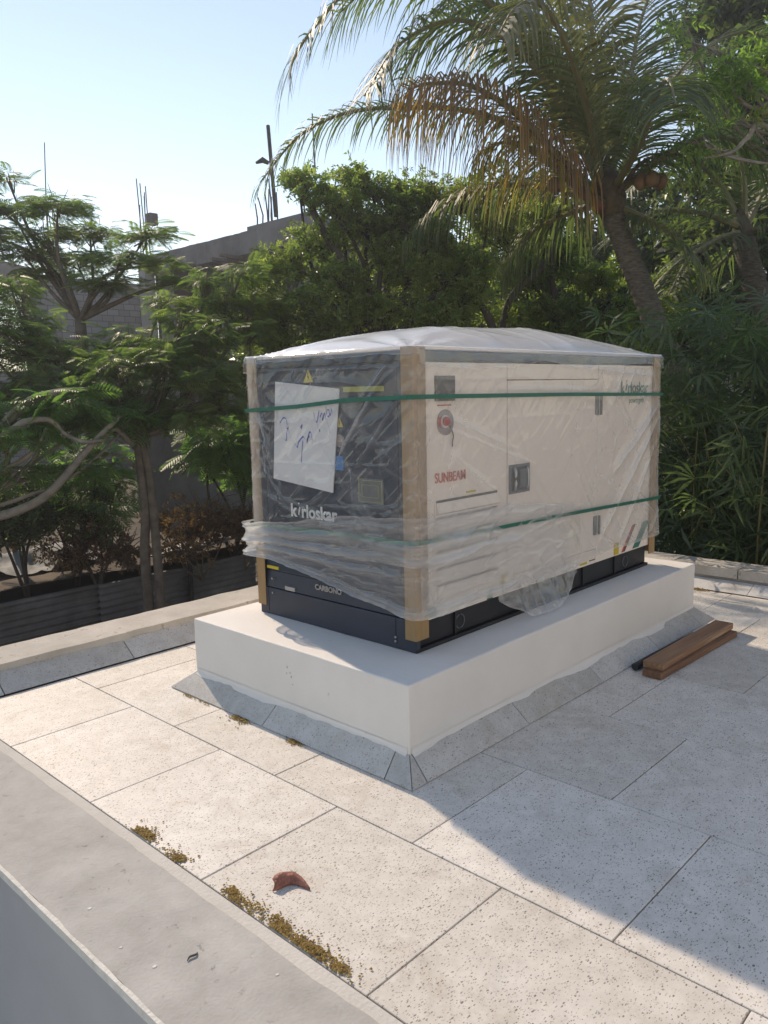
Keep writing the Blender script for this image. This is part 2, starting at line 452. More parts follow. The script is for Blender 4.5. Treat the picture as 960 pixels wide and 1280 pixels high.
def mesh_from(name, V, F, mats, mi=None, smooth=False, attrs=None):
    me = bpy.data.meshes.new(name)
    V = np.ascontiguousarray(V, dtype=np.float32)
    if isinstance(F, np.ndarray):
        k = F.shape[1]
        me.vertices.add(len(V))
        me.vertices.foreach_set('co', V.ravel())
        me.loops.add(F.size)
        me.loops.foreach_set('vertex_index', F.astype(np.int32).ravel())
        me.polygons.add(len(F))
        me.polygons.foreach_set('loop_start', np.arange(0, F.size, k, dtype=np.int32))
        me.polygons.foreach_set('loop_total', np.full(len(F), k, dtype=np.int32))
        me.update(calc_edges=True)
    else:
        me.from_pydata(V.tolist(), [], F)
    for m in mats:
        me.materials.append(m)
    if mi is not None and len(mats) > 1:
        me.polygons.foreach_set('material_index', np.asarray(mi, dtype=np.int32))
    if smooth:
        me.polygons.foreach_set('use_smooth', np.ones(len(me.polygons), dtype=bool))
    for k, a in (attrs or {}).items():
        at = me.attributes.new(k, 'FLOAT', 'POINT')
        at.data.foreach_set('value', np.ascontiguousarray(a, dtype=np.float32))
    me.validate()
    return me

def link(name, me, parent=None, loc=None):
    o = bpy.data.objects.new(name, me)
    COL.objects.link(o)
    if parent is not None:
        o.parent = parent
    if loc is not None:
        o.location = loc
    return o

def build(name, mb, mat, parent=None, smooth=False, bevel=0.0, base=None, segs=2):
    """one mesh object; geometry given in world coordinates"""
    V = np.concatenate(mb.v)
    if parent is not None:
        org = np.array(root_of(parent).location)
    elif base is not None:
        org = np.asarray(base, float)
    else:
        lo, hi = V.min(0), V.max(0)
        org = np.array([(lo[0] + hi[0]) / 2, (lo[1] + hi[1]) / 2, lo[2]])
    mats = mat if isinstance(mat, (list, tuple)) else [mat]
    me = mesh_from(name, V - org, mb.f, mats, mb.mi, smooth, {'tint': np.concatenate(mb.tint)})
    o = link(name, me, parent, None if parent is not None else tuple(org))
    if bevel:
        b = o.modifiers.new('bevel', 'BEVEL')
        b.width = bevel
        b.segments = segs
        b.limit_method = 'ANGLE'
        b.angle_limit = math.radians(40)
    return o

def tag(o, label, cat, group=None, kind=None):
    o['label'] = label
    o['category'] = cat
    if group:
        o['group'] = group
    if kind:
        o['kind'] = kind
    return o

def structure(o):
    o['kind'] = 'structure'
    return o

def thing(name, label, cat, loc, group=None):
    o = bpy.data.objects.new(name, None)
    COL.objects.link(o)
    o.location = loc
    o.empty_display_size = 0.2
    return tag(o, label, cat, group)

def vn(x, y, seed=0):
    """smooth value noise 0..1"""
    x = np.asarray(x, float)
    y = np.asarray(y, float)
    xi, yi = np.floor(x).astype(np.int64), np.floor(y).astype(np.int64)
    fx, fy = x - xi, y - yi
    fx = fx * fx * fx * (fx * (fx * 6 - 15) + 10)
    fy = fy * fy * fy * (fy * (fy * 6 - 15) + 10)
    def h(a, b):
        n = (a * 374761393 + b * 668265263 + seed * 1442695041) & 0xFFFFFFFF
        n = ((n ^ (n >> 13)) * 1274126177) & 0xFFFFFFFF
        return ((n ^ (n >> 16)) & 0xFFFF) / 65535.0
    a, b, c, d = h(xi, yi), h(xi + 1, yi), h(xi, yi + 1), h(xi + 1, yi + 1)
    return (a * (1 - fx) + b * fx) * (1 - fy) + (c * (1 - fx) + d * fx) * fy

def ridge(x, y, seed=0):
    return 1 - np.abs(2 * vn(x, y, seed) - 1)

def fbm(x, y, seed=0, o=4):
    s, a, t = 0, 1, 0
    for i in range(o):
        s = s + a * vn(x * 2 ** i, y * 2 ** i, seed + i)
        t += a
        a *= 0.5
    return s / t

# ================================================================== SETTING
# ground: one sheet to the horizon, and the raised earth behind the fence
ground = structure(build('ground', MB().add([(-300, -300, -2.4), (300, -300, -2.4), (300, 300, -2.4), (-300, 300, -2.4)], [(0, 1, 2, 3)]), M['ground'], base=(0, 0, -2.4)))
gx, gy = np.meshgrid(np.linspace(-8, 46, 110), np.linspace(7.62, 60, 100))
gz = -0.95 + 0.22 * fbm(gx * 0.9, gy * 0.9, 5) + 0.25 * fbm(gx * 0.25, gy * 0.25, 9) + np.clip(gy - 8, 0, 6) * 0.03
V = np.stack([gx, gy, gz], -1)
mb = MB().grid(V)
structure(build('earth_bank', mb, M['earth'], smooth=True, base=(10, 7.62, -1)))
lower = structure(build('lower_roof_floor', MB().box((-14, -12, -1.5), (-1.45, 6, -1.22)), M['mortar'], base=(-4, -2, -1.5)))

# terrace slab and its terrazzo tiles
floor = structure(build('terrace_floor', MB().box((-1.02, -7.0, -0.35), (3.98, 2.45, -0.022 + 0.010)), M['grout'], base=(0, 0, -0.35)))
rows = [-1.01, -0.381, 0.361, 1.082, 1.80, 2.515, 3.23, 3.79]
GAP = 0.0022
for r in range(len(rows) - 1):
    x0, x1 = rows[r] + GAP, rows[r + 1] - GAP
    off = 0.043 if r % 2 == 0 else 0.43
    y = off - 0.775 * 7
    while y < 2.265:
        ya, yb = y + GAP, min(y + 0.775, 2.268) - GAP
        if yb - ya > 0.05 and yb > -4.4 and not (x0 > 0.02 and x1 < 2.93 and ya > 0.02 and yb < 1.55):
            dz = random.uniform(-0.0012, 0.0008)
            build('tile', MB().box((x0 + random.uniform(0, .001), ya, -0.02), (x1, yb - random.uniform(0, .001), dz)), M['tile'], floor, bevel=0.0018, segs=1)
        y += 0.775

build('paving', MB().box((-1.01, -4.50, -0.02), (3.79, -4.36, 0.0)), M['tile'], floor)
# unseen wall added behind the viewer's right shoulder, bouncing warm sun onto shaded faces
w_ = MB()
for a_, b_ in (((-1.0, 0.0), (0.35, 3.3)), ((0.35, 2.15), (1.25, 3.3)), ((1.25, 0.0), (2.2, 3.3)), ((2.2, 0.0), (3.3, 0.95)), ((2.2, 2.1), (3.3, 3.3)), ((3.3, 0.0), (5.2, 3.3))):
    w_.box((a_[0], -4.75, a_[1] - 0.011), (b_[0], -4.50, b_[1]))
build('bounce_wall', w_, M['paint'], floor)
build('bounce_wall_door', MB().box((0.36, -4.70, 0.0), (1.24, -4.66, 2.14)), M['wood_dark'], floor)  # door, window and roof only dress the added wall
build('bounce_wall_window', MB().box((2.21, -4.68, 0.955), (3.29, -4.66, 2.095)), M['window'], floor)
build('bounce_wall_roof', MB().box((-1.15, -7.2, 3.302), (5.35, -4.30, 3.45)), M['concrete'], floor)
# ledge of bare concrete at the near edge
def jag(n, a0, a1, x, amp, seed, sc=9):
    ys = np.linspace(a0, a1, n)
    return [(x + amp * (fbm(yy * sc, seed * 3.1, seed, 4) - 0.5) * 2, yy) for yy in ys]
ledge = thing('ledge', 'bare grey concrete ledge with rough edges along the near side of the terrace', 'ledge', (-1.24, -0.5, -1.2))
def strip(e0, e1, z0, z1, mb=None):
    mb = mb or MB()
    n = len(e0)
    a = [(x, y, z1) for x, y in e0]
    b = [(x, y, z1) for x, y in e1]
    c = [(x, y, z0) for x, y in e0]
    d = [(x, y, z0) for x, y in e1]
    f = []
    for i in range(n - 1):
        f.append((i, i + 1, n + i + 1, n + i))
        f.append((2 * n + i, 2 * n + i + 1, i + 1, i))
        f.append((n + i, n + i + 1, 3 * n + i + 1, 3 * n + i))
    return mb.add(a + b + c + d, f)
inner = jag(260, -5, 6, -1.062, 0.010, 2)
build('mortar_strip', strip(jag(60, -5, 6, -1.075, 0, 1), jag(60, -5, 6, -1.014, 0.0015, 4), -0.3, 0.0005), M['mortar'], ledge)
build('ledge_top', strip(jag(260, -5, 6, -1.428, 0.004, 7, 6), inner, -0.3, 0.008), M['ledge'], ledge)
build('paint_edge', strip(jag(260, -5, 6, -1.4415, 0.0015, 5, 14), [(x - 0.0005, y) for x, y in jag(260, -5, 6, -1.427, 0.007, 7, 11)], -0.02, 0.0092), M['paint_edge'], ledge)
build('ledge_wall', MB().box((-1.4395, -5, -1.22), (-1.2, 6, -0.022)), M['wall_paint'], ledge)

# left parapet: coping over a sloped terrazzo skirting
def rough_box(x0, x1, y0, y1, z0, z1, amp, seed, nx, ny):
    mb = MB()
    xs, ys = np.linspace(x0, x1, nx), np.linspace(y0, y1, ny)
    X, Y = np.meshgrid(xs, ys)
    Z = z1 + amp * 0.5 * (fbm(X * 5, Y * 5, seed) - 0.5)
    dx = amp * (fbm(Y * 7, X * 3, seed + 3) - 0.5) * 2
    dy = amp * (fbm(X * 7, Y * 3, seed + 5) - 0.5) * 2
    ex = (np.abs(X - x0) < 1e-6) | (np.abs(X - x1) < 1e-6)
    ey = (np.abs(Y - y0) < 1e-6) | (np.abs(Y - y1) < 1e-6)
    X = X + dx * ex
    Y = Y + dy * ey
    T = np.stack([X, Y, Z], -1)
    mb.grid(T)
    for E in (T[0], T[-1][::-1], T[:, 0][::-1], T[:, -1]):
        m1 = E.copy(); m1[:, 2] -= 0.012; 
        d = E.copy(); d[:, 2] = z0
        mb.grid(np.stack([E, m1, d])[:, ::-1])
    return mb
par = thing('parapet', 'low concrete parapet with broad weathered top, left of the white plinth', 'parapet', (0, 2.55, -2.4))
build('coping', rough_box(-4.0, 3.94, 2.405, 2.74, 0.08, 0.137, 0.012, 3, 220, 12), M['coping'], par)
build('parapet_wall', MB().box((-4.0, 2.42, -2.4), (4.25, 2.72, 0.081)), M['concrete'], par)
x = -3.88 + 0.003
for k in range(11):
    x0, x1 = -3.875 + 0.7775 * k, -3.875 + 0.7775 * (k + 1)
    if x1 > 3.79:
        x1 = 3.79
    if x1 - x0 < 0.05: continue
    build('skirting_tile', MB().prism([(x0 + .003, 2.274, 0.006), (x0 + .003, 2.287, 0.0), (x0 + .003, 2.418, 0.085), (x0 + .003, 2.405, 0.098)], (x1 - x0 - .006, 0, 0)), M['skirt'], par, bevel=0.0015, segs=1)
par2 = thing('parapet', 'low parapet with jointed coping slabs and whitewashed skirting, beyond the far end of the plinth', 'parapet', (4.1, 0, -2.4))
for y0, y1 in ((-4.9, -3.1), (-3.1, -1.5), (-1.5, 0.062), (0.062, 1.25), (1.25, 2.40)):
    build('coping_slab', rough_box(3.95, 4.24, y0 + .006, y1 - .006, 0.085, 0.157, 0.008, 11 + int(y0 * 3), 10, 60), M['coping'], par2)
build('parapet_wall', MB().box((3.962, -4.9, -2.4), (4.22, 2.415, 0.086)), M['concrete'], par2)
for k in range(10):
    y1 = 2.268 - 0.7775 * k
    y0 = y1 - 0.7775
    build('skirting_tile', MB().prism([(3.794, y0 + .002, 0.006), (3.81, y0 + .002, 0), (3.962, y0 + .002, 0.05), (3.95, y0 + .002, 0.064)], (0, y1 - y0 - .004, 0)), M['skirt_pale'], par2, bevel=0.0015, segs=1)

# plinth
PLX, PLY, PLH = 2.95, 1.572, 0.392
pl = thing('plinth', 'long off-white painted concrete plinth under the wrapped generator', 'plinth', (PLX / 2, PLY / 2, 0))
def wavy_box(x1, y1, z1, n):
    mb = MB()
    nx, ny, nz = 90, 50, 14
    def disp(P):
        X, Y, Z = P[..., 0], P[..., 1], P[..., 2]
        q = P.copy()
        q[..., 0] += 0.006 * (fbm(Y * 3 + 1.3, Z * 4 + X, 31) - 0.5)
        q[..., 1] += 0.006 * (fbm(X * 3 + 2.1, Z * 4 + Y, 33) - 0.5)
        q[..., 2] += 0.005 * (fbm(X * 3 + 0.7, Y * 3, 35) - 0.5) * (Z > 0.2)
        return q
    xs, ys, zs = np.linspace(0, x1, nx), np.linspace(0, y1, ny), np.linspace(0.001, z1, nz)
    def g(a, b, fn):
        A, Bq = np.meshgrid(a, b)
        return disp(fn(A, Bq))
    o = np.zeros
    mb.grid(g(xs, ys, lambda a, b: np.stack([a, b, np.full_like(a, z1)], -1)))
    mb.grid(g(xs, zs, lambda a, b: np.stack([a, np.zeros_like(a), b], -1)))
    mb.grid(g(xs, zs, lambda a, b: np.stack([a, np.full_like(a, y1), b], -1))[:, ::-1])
    mb.grid(g(ys, zs, lambda a, b: np.stack([np.zeros_like(a), a, b], -1))[:, ::-1])
    mb.grid(g(ys, zs, lambda a, b: np.stack([np.full_like(a, x1), a, b], -1)))
    return mb
po = build('plinth_block', wavy_box(PLX, PLY, PLH, 0), M['paint'], pl)
bmw = po.modifiers.new('weld', 'WELD'); bmw.merge_threshold = 0.0006
bmb = po.modifiers.new('bevel', 'BEVEL'); bmb.width = 0.008; bmb.segments = 3; bmb.limit_method = 'ANGLE'; bmb.angle_limit = math.radians(50)
SO, SH, ST = 0.104, 0.089, 0.012
def skirt_piece(p0, p1, w0, w1):
    """p: outer points on the floor, w: inner points on the plinth wall"""
    a, b = np.array([*p0, 0.006]), np.array([*p1, 0.006])
    c, d = np.array([*w1, SH]), np.array([*w0, SH])
    dn = np.array([0, 0, -ST])
    g = 0.0022
    t = (b - a) / np.linalg.norm(b - a)
    a, d, b, c = a + t * g, d + t * g, b - t * g, c - t * g
    lo = [a * 1, b * 1, c + dn, d + dn]
    lo[0][2] = lo[1][2] = 0.0012
    m = MB().add([a, b, c, d] + lo, [(0, 1, 2, 3), (7, 6, 5, 4), (4, 5, 1, 0), (5, 6, 2, 1), (6, 7, 3, 2), (7, 4, 0, 3)])
    build('skirting_tile', m, M['skirt'], pl, bevel=0.0015, segs=1)
e = 0.002
ys = [1.572 + SO, 0.867, 0.05, -SO]
wy = [1.572, 0.867, 0.05, 0.0]
skirt_piece((-SO, ys[0]), (-SO, 0.867), (-e, wy[0]), (-e, 0.867))
skirt_piece((-SO, 0.867), (-SO, 0.05), (-e, 0.867), (-e, 0.075))
skirt_piece((-SO, 0.05), (-SO, -SO), (-e, 0.075), (-e, -e))
xs_ = [-SO, -0.009, 0.748, 1.475, 2.19, PLX - 0.12, PLX + SO]
wx_ = [-e, 0.012, 0.748, 1.475, 2.19, PLX - 0.12, PLX]
for i in range(6):
    skirt_piece((xs_[i], -SO), (xs_[i + 1], -SO), (wx_[i], -e), (wx_[i + 1], -e))
skirt_piece((PLX + SO, -SO), (PLX + SO, 0.75), (PLX + e, 0), (PLX + e, 0.75))
skirt_piece((PLX + SO, 0.75), (PLX + SO, PLY + SO), (PLX + e, 0.75), (PLX + e, PLY))
for a, b in ((PLX + SO, 2.19), (2.19, 1.475), (1.475, 0.748), (0.748, -SO)):
    skirt_piece((a, PLY + SO), (b, PLY + SO), (min(a, PLX), PLY + e), (max(b, 0), PLY + e))

def smear(front, a0, a1, seed):
    # whitewash dragged unevenly over the upper edge of the skirting
    n = 160
    t = np.linspace(a0, a1, n)
    dpt = np.clip(0.10 + 0.9 * (fbm(t * 3.0, t * 0 + seed, seed, 4) - 0.46), 0.03, 0.5) * 0.6
    rows_ = []
    for q in (-0.22, 0.0, 0.5, 1.0):
        u = np.maximum(q, 0) * dpt
        o = -0.0025 - u * SO
        z = SH + 0.0032 - u * (SH - 0.006) + (0.022 if q < 0 else 0)
        if q < 0: o = np.full(n, -0.0028)
        if q == 1.0: z = z - 0.002
        rows_.append(np.stack([o if front else t, t if front else o, z], -1))
    g_ = np.stack(rows_)
    build('plaster_smear', MB().grid(g_ if front else g_[:, ::-1]), M['paint'], pl, smooth=True)
smear(True, 0.01, 1.56, 3)
smear(False, 0.01, 2.93, 8)
for y, z, s_ in ((0.780, 0.295, .006), (0.760, 0.270, .005), (0.785, 0.262, .004), (0.752, 0.252, .006), (0.745, 0.215, .003)):
    build('paint_chip', MB().prism([(-0.0038, y - s_ * .3, z - s_), (-0.0038, y + s_ * .25, z - s_ * .4), (-0.0038, y + s_ * .1, z + s_), (-0.0038, y - s_ * .2, z + s_ * .5)], (0.0012, 0, 0)), M['grout'], pl)
# ================================================================== GENERATOR
X0, X1, Y0, Y1 = 0.335, 2.795, 0.240, 1.385
ZB, ZS, ZT = 0.393, 0.530, 1.780
gen = thing('generator', 'diesel generator in a navy and cream steel canopy, strapped and wrapped on the plinth', 'generator', ((X0 + X1) / 2, (Y0 + Y1) / 2, ZB))
# base tank / skid
b = MB()
b.box((X0, Y0 + 0.012, ZB + 0.02), (2.715, Y1 - 0.012, ZS - 0.002))
build('base_tank', b, M['black'], gen, bevel=0.004)
b = MB()
b.box((X0 - 0.012, Y0 - 0.008, ZB), (2.72, Y0 + 0.03, ZB + 0.018))
b.box((X0 - 0.012, Y1 - 0.03, ZB), (2.72, Y1, ZB + 0.018))
build('skid_rail', b, M['black'], gen, bevel=0.002)
b = MB()
b.box((X0 - 0.014, Y0 - 0.006, ZB), (X0 + 0.02, Y1, 0.545))
build('front_base_panel', b, M['base'], gen, bevel=0.006)
b = MB()
b.prism([(X0 - 0.010, Y0, 0.549), (X0 + 0.03, Y0, 0.549), (X0 + 0.03, Y0, 0.640), (X0 + 0.006, Y0, 0.640)], (0, Y1 - Y0, 0))
build('front_lip_panel', b, M['base'], gen, bevel=0.003)
for yy in (1.31, 0.36):
    b = MB(); b.box((X0 - 0.016, yy - 0.001, ZB + 0.02), (X0 - 0.0135, yy + 0.001, 0.545))
    build('panel_seam', b, M['black'], gen)
for yy, zz in ((1.27, 0.60), (1.27, 0.52), (0.36, 0.43), (0.36, 0.45)):
    b = MB(); b.tube([(X0 - 0.02, yy, zz), (X0 - 0.004, yy, zz)], [0.006, 0.006], 8, smooth=1)
    build('bolt', b, M['silver'], gen)
# lifting holes and stiffeners in the base side
for xx in (0.671, 2.422):
    b = MB()
    th = np.linspace(0, 2 * math.pi, 25)
    b.tube([(xx + 0.035 * math.cos(t), Y0 + 0.010, 0.468 + 0.035 * math.sin(t)) for t in th], [0.003] * 25, 6, smooth=1, cap=False)
    build('lifting_ring', b, M['greysteel'], gen, smooth=True)
for xx in (0.62, 1.55, 1.86, 2.26):
    b = MB(); b.box((xx, Y0 + 0.001, ZB + 0.02), (xx + 0.012, Y0 + 0.012, ZS - 0.004))
    build('stiffener', b, M['black'], gen)
# body
build('canopy_core', MB().box((X0 + 0.01, Y0 + 0.012, ZS + 0.002), (X1 - 0.01, Y1 - 0.012, ZT - 0.012)), M['slot'], gen)
b = MB().box((X0 - 0.002, Y0 + 0.002, 0.644), (X0 + 0.01, Y1 - 0.002, 1.725))
build('front_panel', b, M['navy'], gen, bevel=0.004)
b = MB().box((X0 - 0.004, Y0 - 0.002, 1.729), (X1 + 0.004, Y1 + 0.002, ZT))
build('roof_band', b, M['navy'], gen, bevel=0.010)
build('roof_panel', MB().box((X0 + 0.02, Y0 + 0.02, ZT - 0.010), (X1 - 0.02, Y1 - 0.02, ZT + 0.006)), M['cream'], gen, bevel=0.004)
# front door frame lines
for seg in (((1.300, 0.70), (1.300, 1.70)), ((0.335, 0.70), (0.335, 1.70))):
    b = MB(); b.box((X0 - 0.0045, seg[0][0] - .002, seg[0][1]), (X0 - 0.002, seg[0][0] + .002, seg[1][1]))
    build('door_seam', b, M['black'], gen)
# cream side panels with real gaps between them
yb = Y0 + 0.012
def side_panel(x0, x1, z0, z1, name='side_panel', out=0.0):
    return build(name, MB().box((x0, Y0 - out, z0), (x1, yb, z1)), M['cream'], gen, bevel=0.003)
g = 0.0025
side_panel(X0, 1.062 - g, ZS, 1.725)
side_panel(1.062 + g, 2.005 - g, 0.62, 1.642 - g, 'side_door', 0.003)
side_panel(1.062 + g, 2.005 - g, ZS, 0.62 - g)
side_panel(1.062 + g, 2.005 - g, 1.642 + g, 1.725)
side_panel(2.005 + g, X1, ZS, 1.725)
build('rear_side_panel', MB().box((X0, Y1 - 0.012, ZS), (X1, Y1, 1.725)), M['cream'], gen, bevel=0.003)
build('rear_panel', MB().box((X1 - 0.012, Y0 + 0.014, ZS), (X1, Y1 - 0.014, 1.725)), M['navy'], gen)
YF = Y0 - 0.002
# control window
b = MB().box((0.482, YF - 0.004, 1.548), (0.630, YF + 0.01, 1.664))
build('control_window', b, M['window'], gen, bevel=0.003)
b = MB().box((0.50, YF - 0.0015, 1.527), (0.60, YF + 0.002, 1.532))
build('sticker', b, M['red'], gen)
# emergency stop
def disc(cx, cz, r, y0, y1, n=28):
    return MB().tube([(cx, y1, cz), (cx, y0, cz)], [r, r], n, smooth=1)
es = build('stop_plate', disc(0.556, 1.450, 0.060, YF - 0.003, YF + 0.004), M['pink'], gen)
build('stop_collar', disc(0.548, 1.455, 0.030, YF - 0.008, YF - 0.0025), M['white'], es)
build('stop_button', disc(0.548, 1.455, 0.022, YF - 0.020, YF - 0.0075), M['red'], es, bevel=0.004)
build('key_tag', MB().box((0.502, YF - 0.005, 1.432), (0.528, YF - 0.0025, 1.476)), M['red'], es)
build('cord', MB().tube([(0.575, YF - 0.008, 1.437), (0.596, YF - 0.010, 1.405), (0.606, YF - 0.008, 1.384), (0.600, YF - 0.008, 1.36), (0.597, YF - 0.008, 1.335)], [0.003] * 5, 6), M['slot'], es)
# louvre
lv = build('louvre_frame', MB().box((0.470, YF - 0.002, 0.60), (0.975, YF + 0.004, 1.094)), M['cream'], gen, bevel=0.002)
for k in range(6):
    z1 = 1.090 - k * 0.080
    build('louvre_slot', MB().box((0.479, YF - 0.0032, z1 - 0.012), (0.967, YF - 0.001, z1)), M['slot'], lv)
    build('louvre_blade', MB().prism([(0.479, YF - 0.002, z1 - 0.070), (0.479, YF - 0.020, z1 - 0.060), (0.479, YF - 0.006, z1 - 0.012), (0.479, YF - 0.002, z1 - 0.012)], (0.488, 0, 0)), M['cream'], lv)
build('sticker', MB().box((0.715, YF - 0.0015, 1.102), (0.79, YF + 0.002, 1.110)), M['yellow'], gen)
# recessed door handle
hd = build('handle_frame', MB().box((1.070, YF - 0.008, 1.055), (1.262, YF + 0.004, 1.207)), M['greysteel'], gen, bevel=0.004)
build('handle_pocket', MB().box((1.088, YF - 0.0095, 1.070), (1.244, YF - 0.0075, 1.192)), M['slot'], hd)
build('handle_grip', MB().tube([(1.110, YF - 0.010, 1.075), (1.105, YF - 0.022, 1.10), (1.105, YF - 0.022, 1.165), (1.110, YF - 0.010, 1.188)], [0.009] * 4, 8), M['silver'], hd, smooth=True)
build('handle_lock', MB().box((1.155, YF - 0.016, 1.082), (1.225, YF - 0.009, 1.180)), M['greysteel'], hd, bevel=0.004)
build('handle_bar', MB().tube([(1.228, YF - 0.010, 1.075), (1.228, YF - 0.018, 1.10), (1.228, YF - 0.018, 1.165), (1.228, YF - 0.010, 1.188)], [0.006] * 4, 8), M['silver'], hd, smooth=True)
# hinges
for zc, zh in ((1.490, 0.058), (0.766, 0.058)):
    h = build('hinge', MB().box((1.965, YF - 0.010, zc - zh), (1.998, YF + 0.004, zc + zh)), M['greysteel'], gen, bevel=0.003)
    build('hinge_pin', MB().tube([(2.020, YF - 0.012, zc - zh), (2.020, YF - 0.012, zc + zh)], [0.008, 0.008], 8, smooth=1), M['greysteel'], h)
# stickers and stripes along the lower edge
build('sticker', MB().box((0.424, YF - 0.0012, 0.540), (0.474, YF + 0.002, 0.588)), M['greensticker'], gen)
build('sticker', MB().prism([(0.880, YF - .0012, 0.533), (0.928, YF - .0012, 0.533), (0.928, YF - .0012, 0.585), (0.905, YF - .0012, 0.580)], (0, 0.003, 0)), M['greensticker'], gen)
build('sticker', MB().box((1.01, YF - 0.0012, 0.56), (1.04, YF + 0.002, 0.64)), M['yellow'], gen)
build('sticker', MB().box((2.243, YF - 0.0012, 0.538), (2.306, YF + 0.002, 0.612)), M['yellow'], gen)
build('sticker', MB().box((1.82, YF - 0.0012, 0.543), (1.90, YF + 0.002, 0.556)), M['yellow'], gen)
build('sticker', MB().box((1.93, YF - 0.0012, 0.552), (2.00, YF + 0.002, 0.558)), M['slot'], gen)
for x0_, w, mt in ((2.345, 0.022, 'red'), (2.375, 0.012, 'slot'), (2.500, 0.085, 'greenprint')):
    build('stripe', MB().prism([(x0_, YF - .0012, 0.540), (x0_ + w, YF - .0012, 0.540), (x0_ + w + 0.15, YF - .0012, 0.70), (x0_ + 0.15, YF - .0012, 0.70)], (0, 0.003, 0)), M[mt], gen)

def text(body, size, mat, parent, org, ux, uz, name, sx=1.0, offset=0.0, shear=0.0, extrude=0.0006):
    """flat lettering: org = lower left corner, ux = reading direction, uz = up"""
    cu = bpy.data.curves.new(name, 'FONT')
    cu.body = body
    cu.size = size
    cu.offset = offset
    cu.shear = shear
    cu.extrude = extrude
    cu.resolution_u = 4
    tmp = bpy.data.objects.new('tmp', cu)
    COL.objects.link(tmp)
    dg = bpy.context.evaluated_depsgraph_get()
    me = bpy.data.meshes.new_from_object(tmp.evaluated_get(dg))
    bpy.data.objects.remove(tmp)
    bpy.data.curves.remove(cu)
    me.name = name
    me.materials.clear()
    me.materials.append(mat)
    ux, uz = Vector(ux), Vector(uz)
    n = ux.cross(uz)
    mt = Matrix((ux * sx, uz, n)).transposed().to_4x4()
    mt.translation = Vector(org) - root_of(parent).location
    me.transform(mt)
    return link(name, me, parent)
UX, UZ = (1, 0, 0), (0, 0, 1)
text("SUNBEAM", 0.066, M['faded_red'], gen, (0.474, YF - 0.0012, 1.172), UX, UZ, 'lettering', 0.80, 0.0006)
def logo(parent, mat, org, ux, s, y_out, name, bold=0.03):
    # a lower-case word mark whose first i is a slanted drop with a dot
    o = np.array(org)
    ux = np.array(ux, float)
    text("k", s, mat, parent, tuple(o), ux, UZ, name, 1.0, bold * s)
    q = o + ux * 0.62 * s
    pts = [q + np.array([0, 0, z]) * s + ux * dx * s for dx, z in ((0.02, 0.12), (0.10, 0.10), (0.24, 0.52), (0.16, 0.60), (0.06, 0.36))]
    build('logo_mark', MB().prism([tuple(p_) for p_ in pts], tuple(np.array(y_out) * 0.001)), mat, parent)
    q2 = q + ux * 0.10 * s + np.array([0, 0, 0.74 * s])
    build('logo_dot', MB().prism([tuple(q2 + ux * 0.05 * s * math.cos(t) + np.array([0, 0, 0.05 * s * math.sin(t)])) for t in np.linspace(0, 2 * math.pi, 11)[:-1]], tuple(np.array(y_out) * 0.001)), mat, parent)
    text("rloskar", s, mat, parent, tuple(o + ux * 0.90 * s), ux, UZ, name, 1.0, bold * s)
logo(gen, M['greenprint'], (2.285, YF - 0.0012, 1.555), UX, 0.100, (0, -1, 0), 'lettering', 0.012)
text("powergen", 0.052, M['greenprint'], gen, (2.395, YF - 0.0012, 1.492), UX, UZ, 'lettering', 0.98, 0.0)
XF = X0 - 0.0045
UY = (0, -1, 0)
logo(gen, M['white'], (XF, 1.105, 0.962), UY, 0.094, (-1, 0, 0), 'lettering')
# front labels
def tri_sticker(y, z, s):
    o = build('warning_triangle', MB().prism([(XF - .0005, y + s * .5, z), (XF - .0005, y - s * .5, z), (XF - .0005, y, z + s * .87)][::-1], (0.002, 0, 0)), M['yellow'], gen)
    build('bolt_symbol', MB().prism([(XF - .0012, y + a * s, z + b_ * s) for a, b_ in ((0.05, 0.66), (-0.03, 0.66), (0.02, 0.42), (-0.09, 0.42), (0.04, 0.10), (0.0, 0.34), (0.10, 0.34))], (0.001, 0, 0)), M['black'], o)
tri_sticker(0.929, 1.651, 0.074)
tri_sticker(0.712, 1.432, 0.050)
build('sticker', MB().box((XF - 0.0005, 0.414, 1.600), (XF + 0.002, 0.682, 1.624)), M['olive'], gen)
build('sticker', MB().prism([(XF - .0006, 0.716 + 0.032 * math.cos(t), 1.366 + 0.032 * math.sin(t)) for t in np.linspace(0, 2 * math.pi, 21)[:-1]], (0.002, 0, 0)), M['pink'], gen)
build('sticker', MB().box((XF - 0.0005, 0.694, 1.222), (XF + 0.002, 0.753, 1.292)), M['blue'], gen)
fr = MB()
fr.box((XF - 0.002, 0.428, 1.072), (XF + 0.002, 0.598, 1.192))
pnl = build('inlet_plate', fr, M['greysteel'], gen, bevel=0.002)
for a in (0.0, 0.022):
    y0_, y1_, z0_, z1_ = 0.436 + a, 0.590 - a, 1.080 + a, 1.184 - a
    f2 = MB()
    for c in (((y0_, z0_), (y1_, z0_ + .002)), ((y0_, z1_ - .002), (y1_, z1_)), ((y0_, z0_), (y0_ + .003, z1_)), ((y1_ - .003, z0_), (y1_, z1_))):
        f2.box((XF - 0.0035 - a * .05, c[0][0], c[0][1]), (XF - 0.0015, c[1][0], c[1][1]))
    build('plate_outline', f2, M['olive'], pnl)
build('sticker', MB().box((X0 - 0.008, 1.226, 0.652), (X0 - 0.001, 1.322, 0.668)), M['yellow'], gen)
build('sticker', MB().box((X0 - 0.0165, 1.085, 0.553), (X0 - 0.006, 1.165, 0.574)), M['silver'], gen)
text("CARBONO", 0.040, M['silver'], gen, (X0 - 0.0075, 0.930, 0.592), UY, UZ, 'badge', 1.0, 0.001, 0.0, 0.002)

